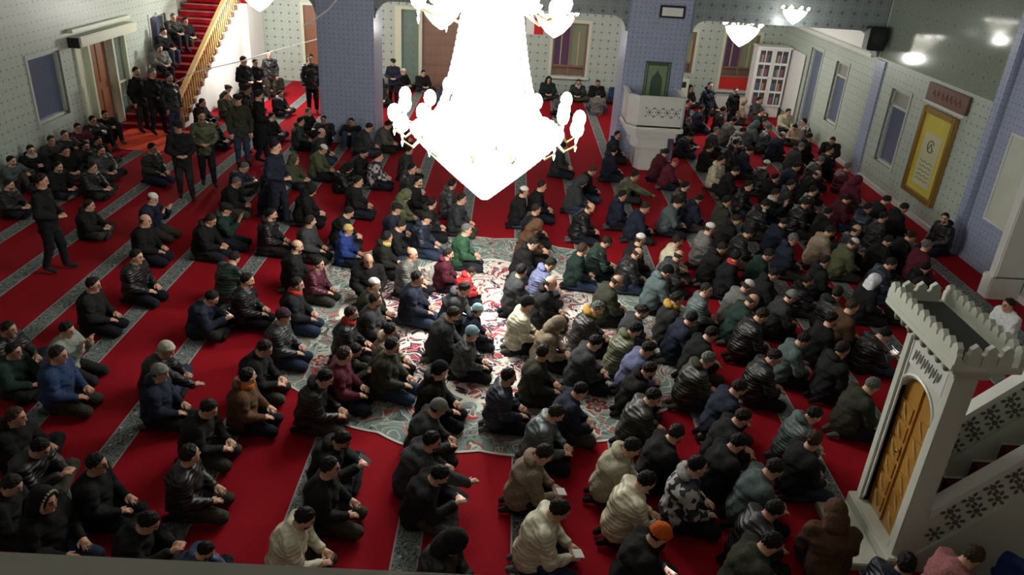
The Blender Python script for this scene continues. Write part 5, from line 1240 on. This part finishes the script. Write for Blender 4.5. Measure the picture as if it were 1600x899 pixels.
def person(X, Y, Z, rot, s, pose, coat, head, label, i):
    P = POSES[pose]; r = random.Random(i*7+3)
    t = thing('person', label, 'person', (X, Y, max(Z, .014)), 'people seated on the carpet' if pose[0] in 'KDC' else 'people standing in the hall' if pose[0] == 'S' else 'people leaning or sitting by the walls')
    t.rotation_euler = (0, 0, math.radians(rot)); t.scale = (s, s, s)
    base = pose[:2] if pose in ('KL', 'KR') else pose
    base = {'KL': 'K', 'KR': 'K', 'KBL': 'KB', 'KBR': 'KB'}.get(pose, pose)
    child('body', mesh('body', pose, lambda: make_body(pose, P)), t, r.choice(SKINS))
    cc = CO[coat]; v = r.uniform(.8, 1.25); cc = tuple(min(1, c*v) for c in cc)
    jm = mesh('jacket', base, lambda: make_jacket(base, P))
    if coat == 'pt': jm = mesh('pattern_jacket', base, lambda: (lambda m: (m.materials.clear(), m.materials.append(M_PATTERN), m)[2])(MESH[('jacket', base)].copy()))
    elif i % 3 == 0: jm = mesh('nylon_jacket', base, lambda: (lambda m: (m.materials.clear(), m.materials.append(M_NYLON), m)[2])(MESH[('jacket', base)].copy()))
    child('jacket', jm, t, cc)
    tc = r.choice(TROU)
    if coat == 'w': tc = (.6, .6, .62)
    if head == 'bo': tc = TROU[0]
    child('trousers', mesh('trousers', base, lambda: make_trousers(base, P)), t, tc)
    kc = r.choice([(.01, .01, .01), (.03, .03, .03), (.12, .12, .12)])
    for sd in (1, -1): child('sock', mesh('sock%d' % sd, base, lambda: make_sock(base, P, sd)), t, kc)
    R = rotm(P['yaw'], P['pit']); MH = m4(R, P['hea']); nk = np.array(P['nek'], float); hv = np.array(P['hea'], float)-nk
    pt = math.degrees(math.atan2(hv[0], hv[2])); MN = m4(rotm(0, pt*.8), nk+hv*.12)
    hc = r.choice(HAIRC); hl = HEADS.get(head, HEADS['h']) if head != 'kf' else HEADS['h']
    for kind, c in hl:
        c = hc if c is None else cc if c == 'coat' else c
        nm = {'fringe': 'hair', 'hoodup': 'hood', 'skullcap': 'skullcap', 'flatcap': 'cap', 'headcloth': 'headscarf'}.get(kind, kind)
        child(nm, mesh('h', kind, lambda: head_piece(kind)), t, c, MH)
    if head in ('h', 'hb', 'b') and r.random() < .35: child('beard', mesh('h', 'beard', lambda: head_piece('beard')), t, hc, MH)
    sc_ = {'ks': (.5, .5, .42), 'kw': (.6, .6, .55), 'kr': (.5, .04, .03), 'ky': (.5, .42, .12), 'must': (.42, .25, .05), 'pw': (.6, .6, .58), 'yg': (.3, .35, .05), 'bro': (.55, .16, .02)}.get(coat)
    if sc_: child('scarf' if coat == 'ks' else 'collar', mesh('h', 'scarf', lambda: head_piece('scarf')), t, sc_, MN)
    if coat == 'must' or (r.random() < .3 and head != 'hu' and coat != 'w'):
        hd = sc_ if coat == 'must' else tuple(c*1.3 for c in cc); child('hood', mesh('h', 'hooddown', lambda: head_piece('hooddown')), t, hd, MN)
    if 'glasses' in label:
        child('glasses', mesh('h', 'glasses', glasses_mesh), t, (.01, .01, .01), MH)
    if coat == 'kf': child('fur_trim', mesh('h', 'furtrim', lambda: head_piece('furtrim')), t, (.5, .42, .28), MH); child('hood', mesh('h', 'hoodup', lambda: head_piece('hoodup')), t, cc, MH)
    return t, P
def hand_point(t, P, s=1, fwd=.09, up=.0):
    w = joint(P, 'wri', s)+np.array(P['hdi'])*np.array([1, s, 1])*fwd+np.array([0, 0, up]); a = t.rotation_euler.z; k = t.scale[0]
    return (t.location[0]+k*(w[0]*math.cos(a)-w[1]*math.sin(a)), t.location[1]+k*(w[0]*math.sin(a)+w[1]*math.cos(a)), t.location[2]+k*w[2])
def phone(t, P, label, s=1, up=.05, lit=True, tilt=.9):
    loc = hand_point(t, P, s, .10, up)
    e = thing('phone', label, 'phone', loc, 'phones held by people'); e.rotation_euler = (0, -tilt, t.rotation_euler.z)
    B('case', M_BLACK, e, -.005, .004, -.037, .037, -.075, .075, bev=.003); B('screen', M_SCREEN if lit else M_BLACK, e, -.0065, -.005, -.033, .033, -.069, .069)
PHONES = {'grey-haired person in navy jacket looking down': 'lit phone held by the grey-haired person in navy, left rows',
    'person in navy jacket bent over a bright phone': 'bright phone held by the bent navy-jacketed person left of the rug',
    'person in black with a lit phone held out': 'lit phone held out over red carpet below the rug',
    'short-haired person in dark jacket reading': 'lit phone read by the short-haired person at bottom centre',
    'person in black wearing an orange beanie': 'white glowing phone beside the orange beanie at the bottom',
    'person photographing with two glowing': 'glowing phone held up near the minbar crest',
    'person in olive shirt holding a dark phone': 'dark phone held by the olive-shirted person on the rug'}
PAPERS = {'person in taupe coat': 'white folded tissue in the hand of the taupe-coated person',
    'person in cream jacket with hood, holding': 'white paper held by the cream-jacketed person near the parapet',
    'person in black with white papers': 'white papers held by the person leaning by the left door'}
for i, row in enumerate(PEOPLE):
    t, P = person(*row, i)
    for k, lab in PHONES.items():
        if row[8].startswith(k): phone(t, P, lab, 1, .05, 'dark' not in lab)
    if row[8].startswith('person photographing'): phone(t, P, 'second glowing phone screen just below the first near the minbar', -1, .02)
    for k, lab in PAPERS.items():
        if row[8].startswith(k):
            o = B('paper', M_WHITE, None, -.05, .06, -.05, .05, 0, .012, bev=.003); o.location = hand_point(t, P, -1 if row[5][0] != 'W' else 1, .12, .045); o.rotation_euler = (.2, .3, .4); tag(o, lab, 'paper')
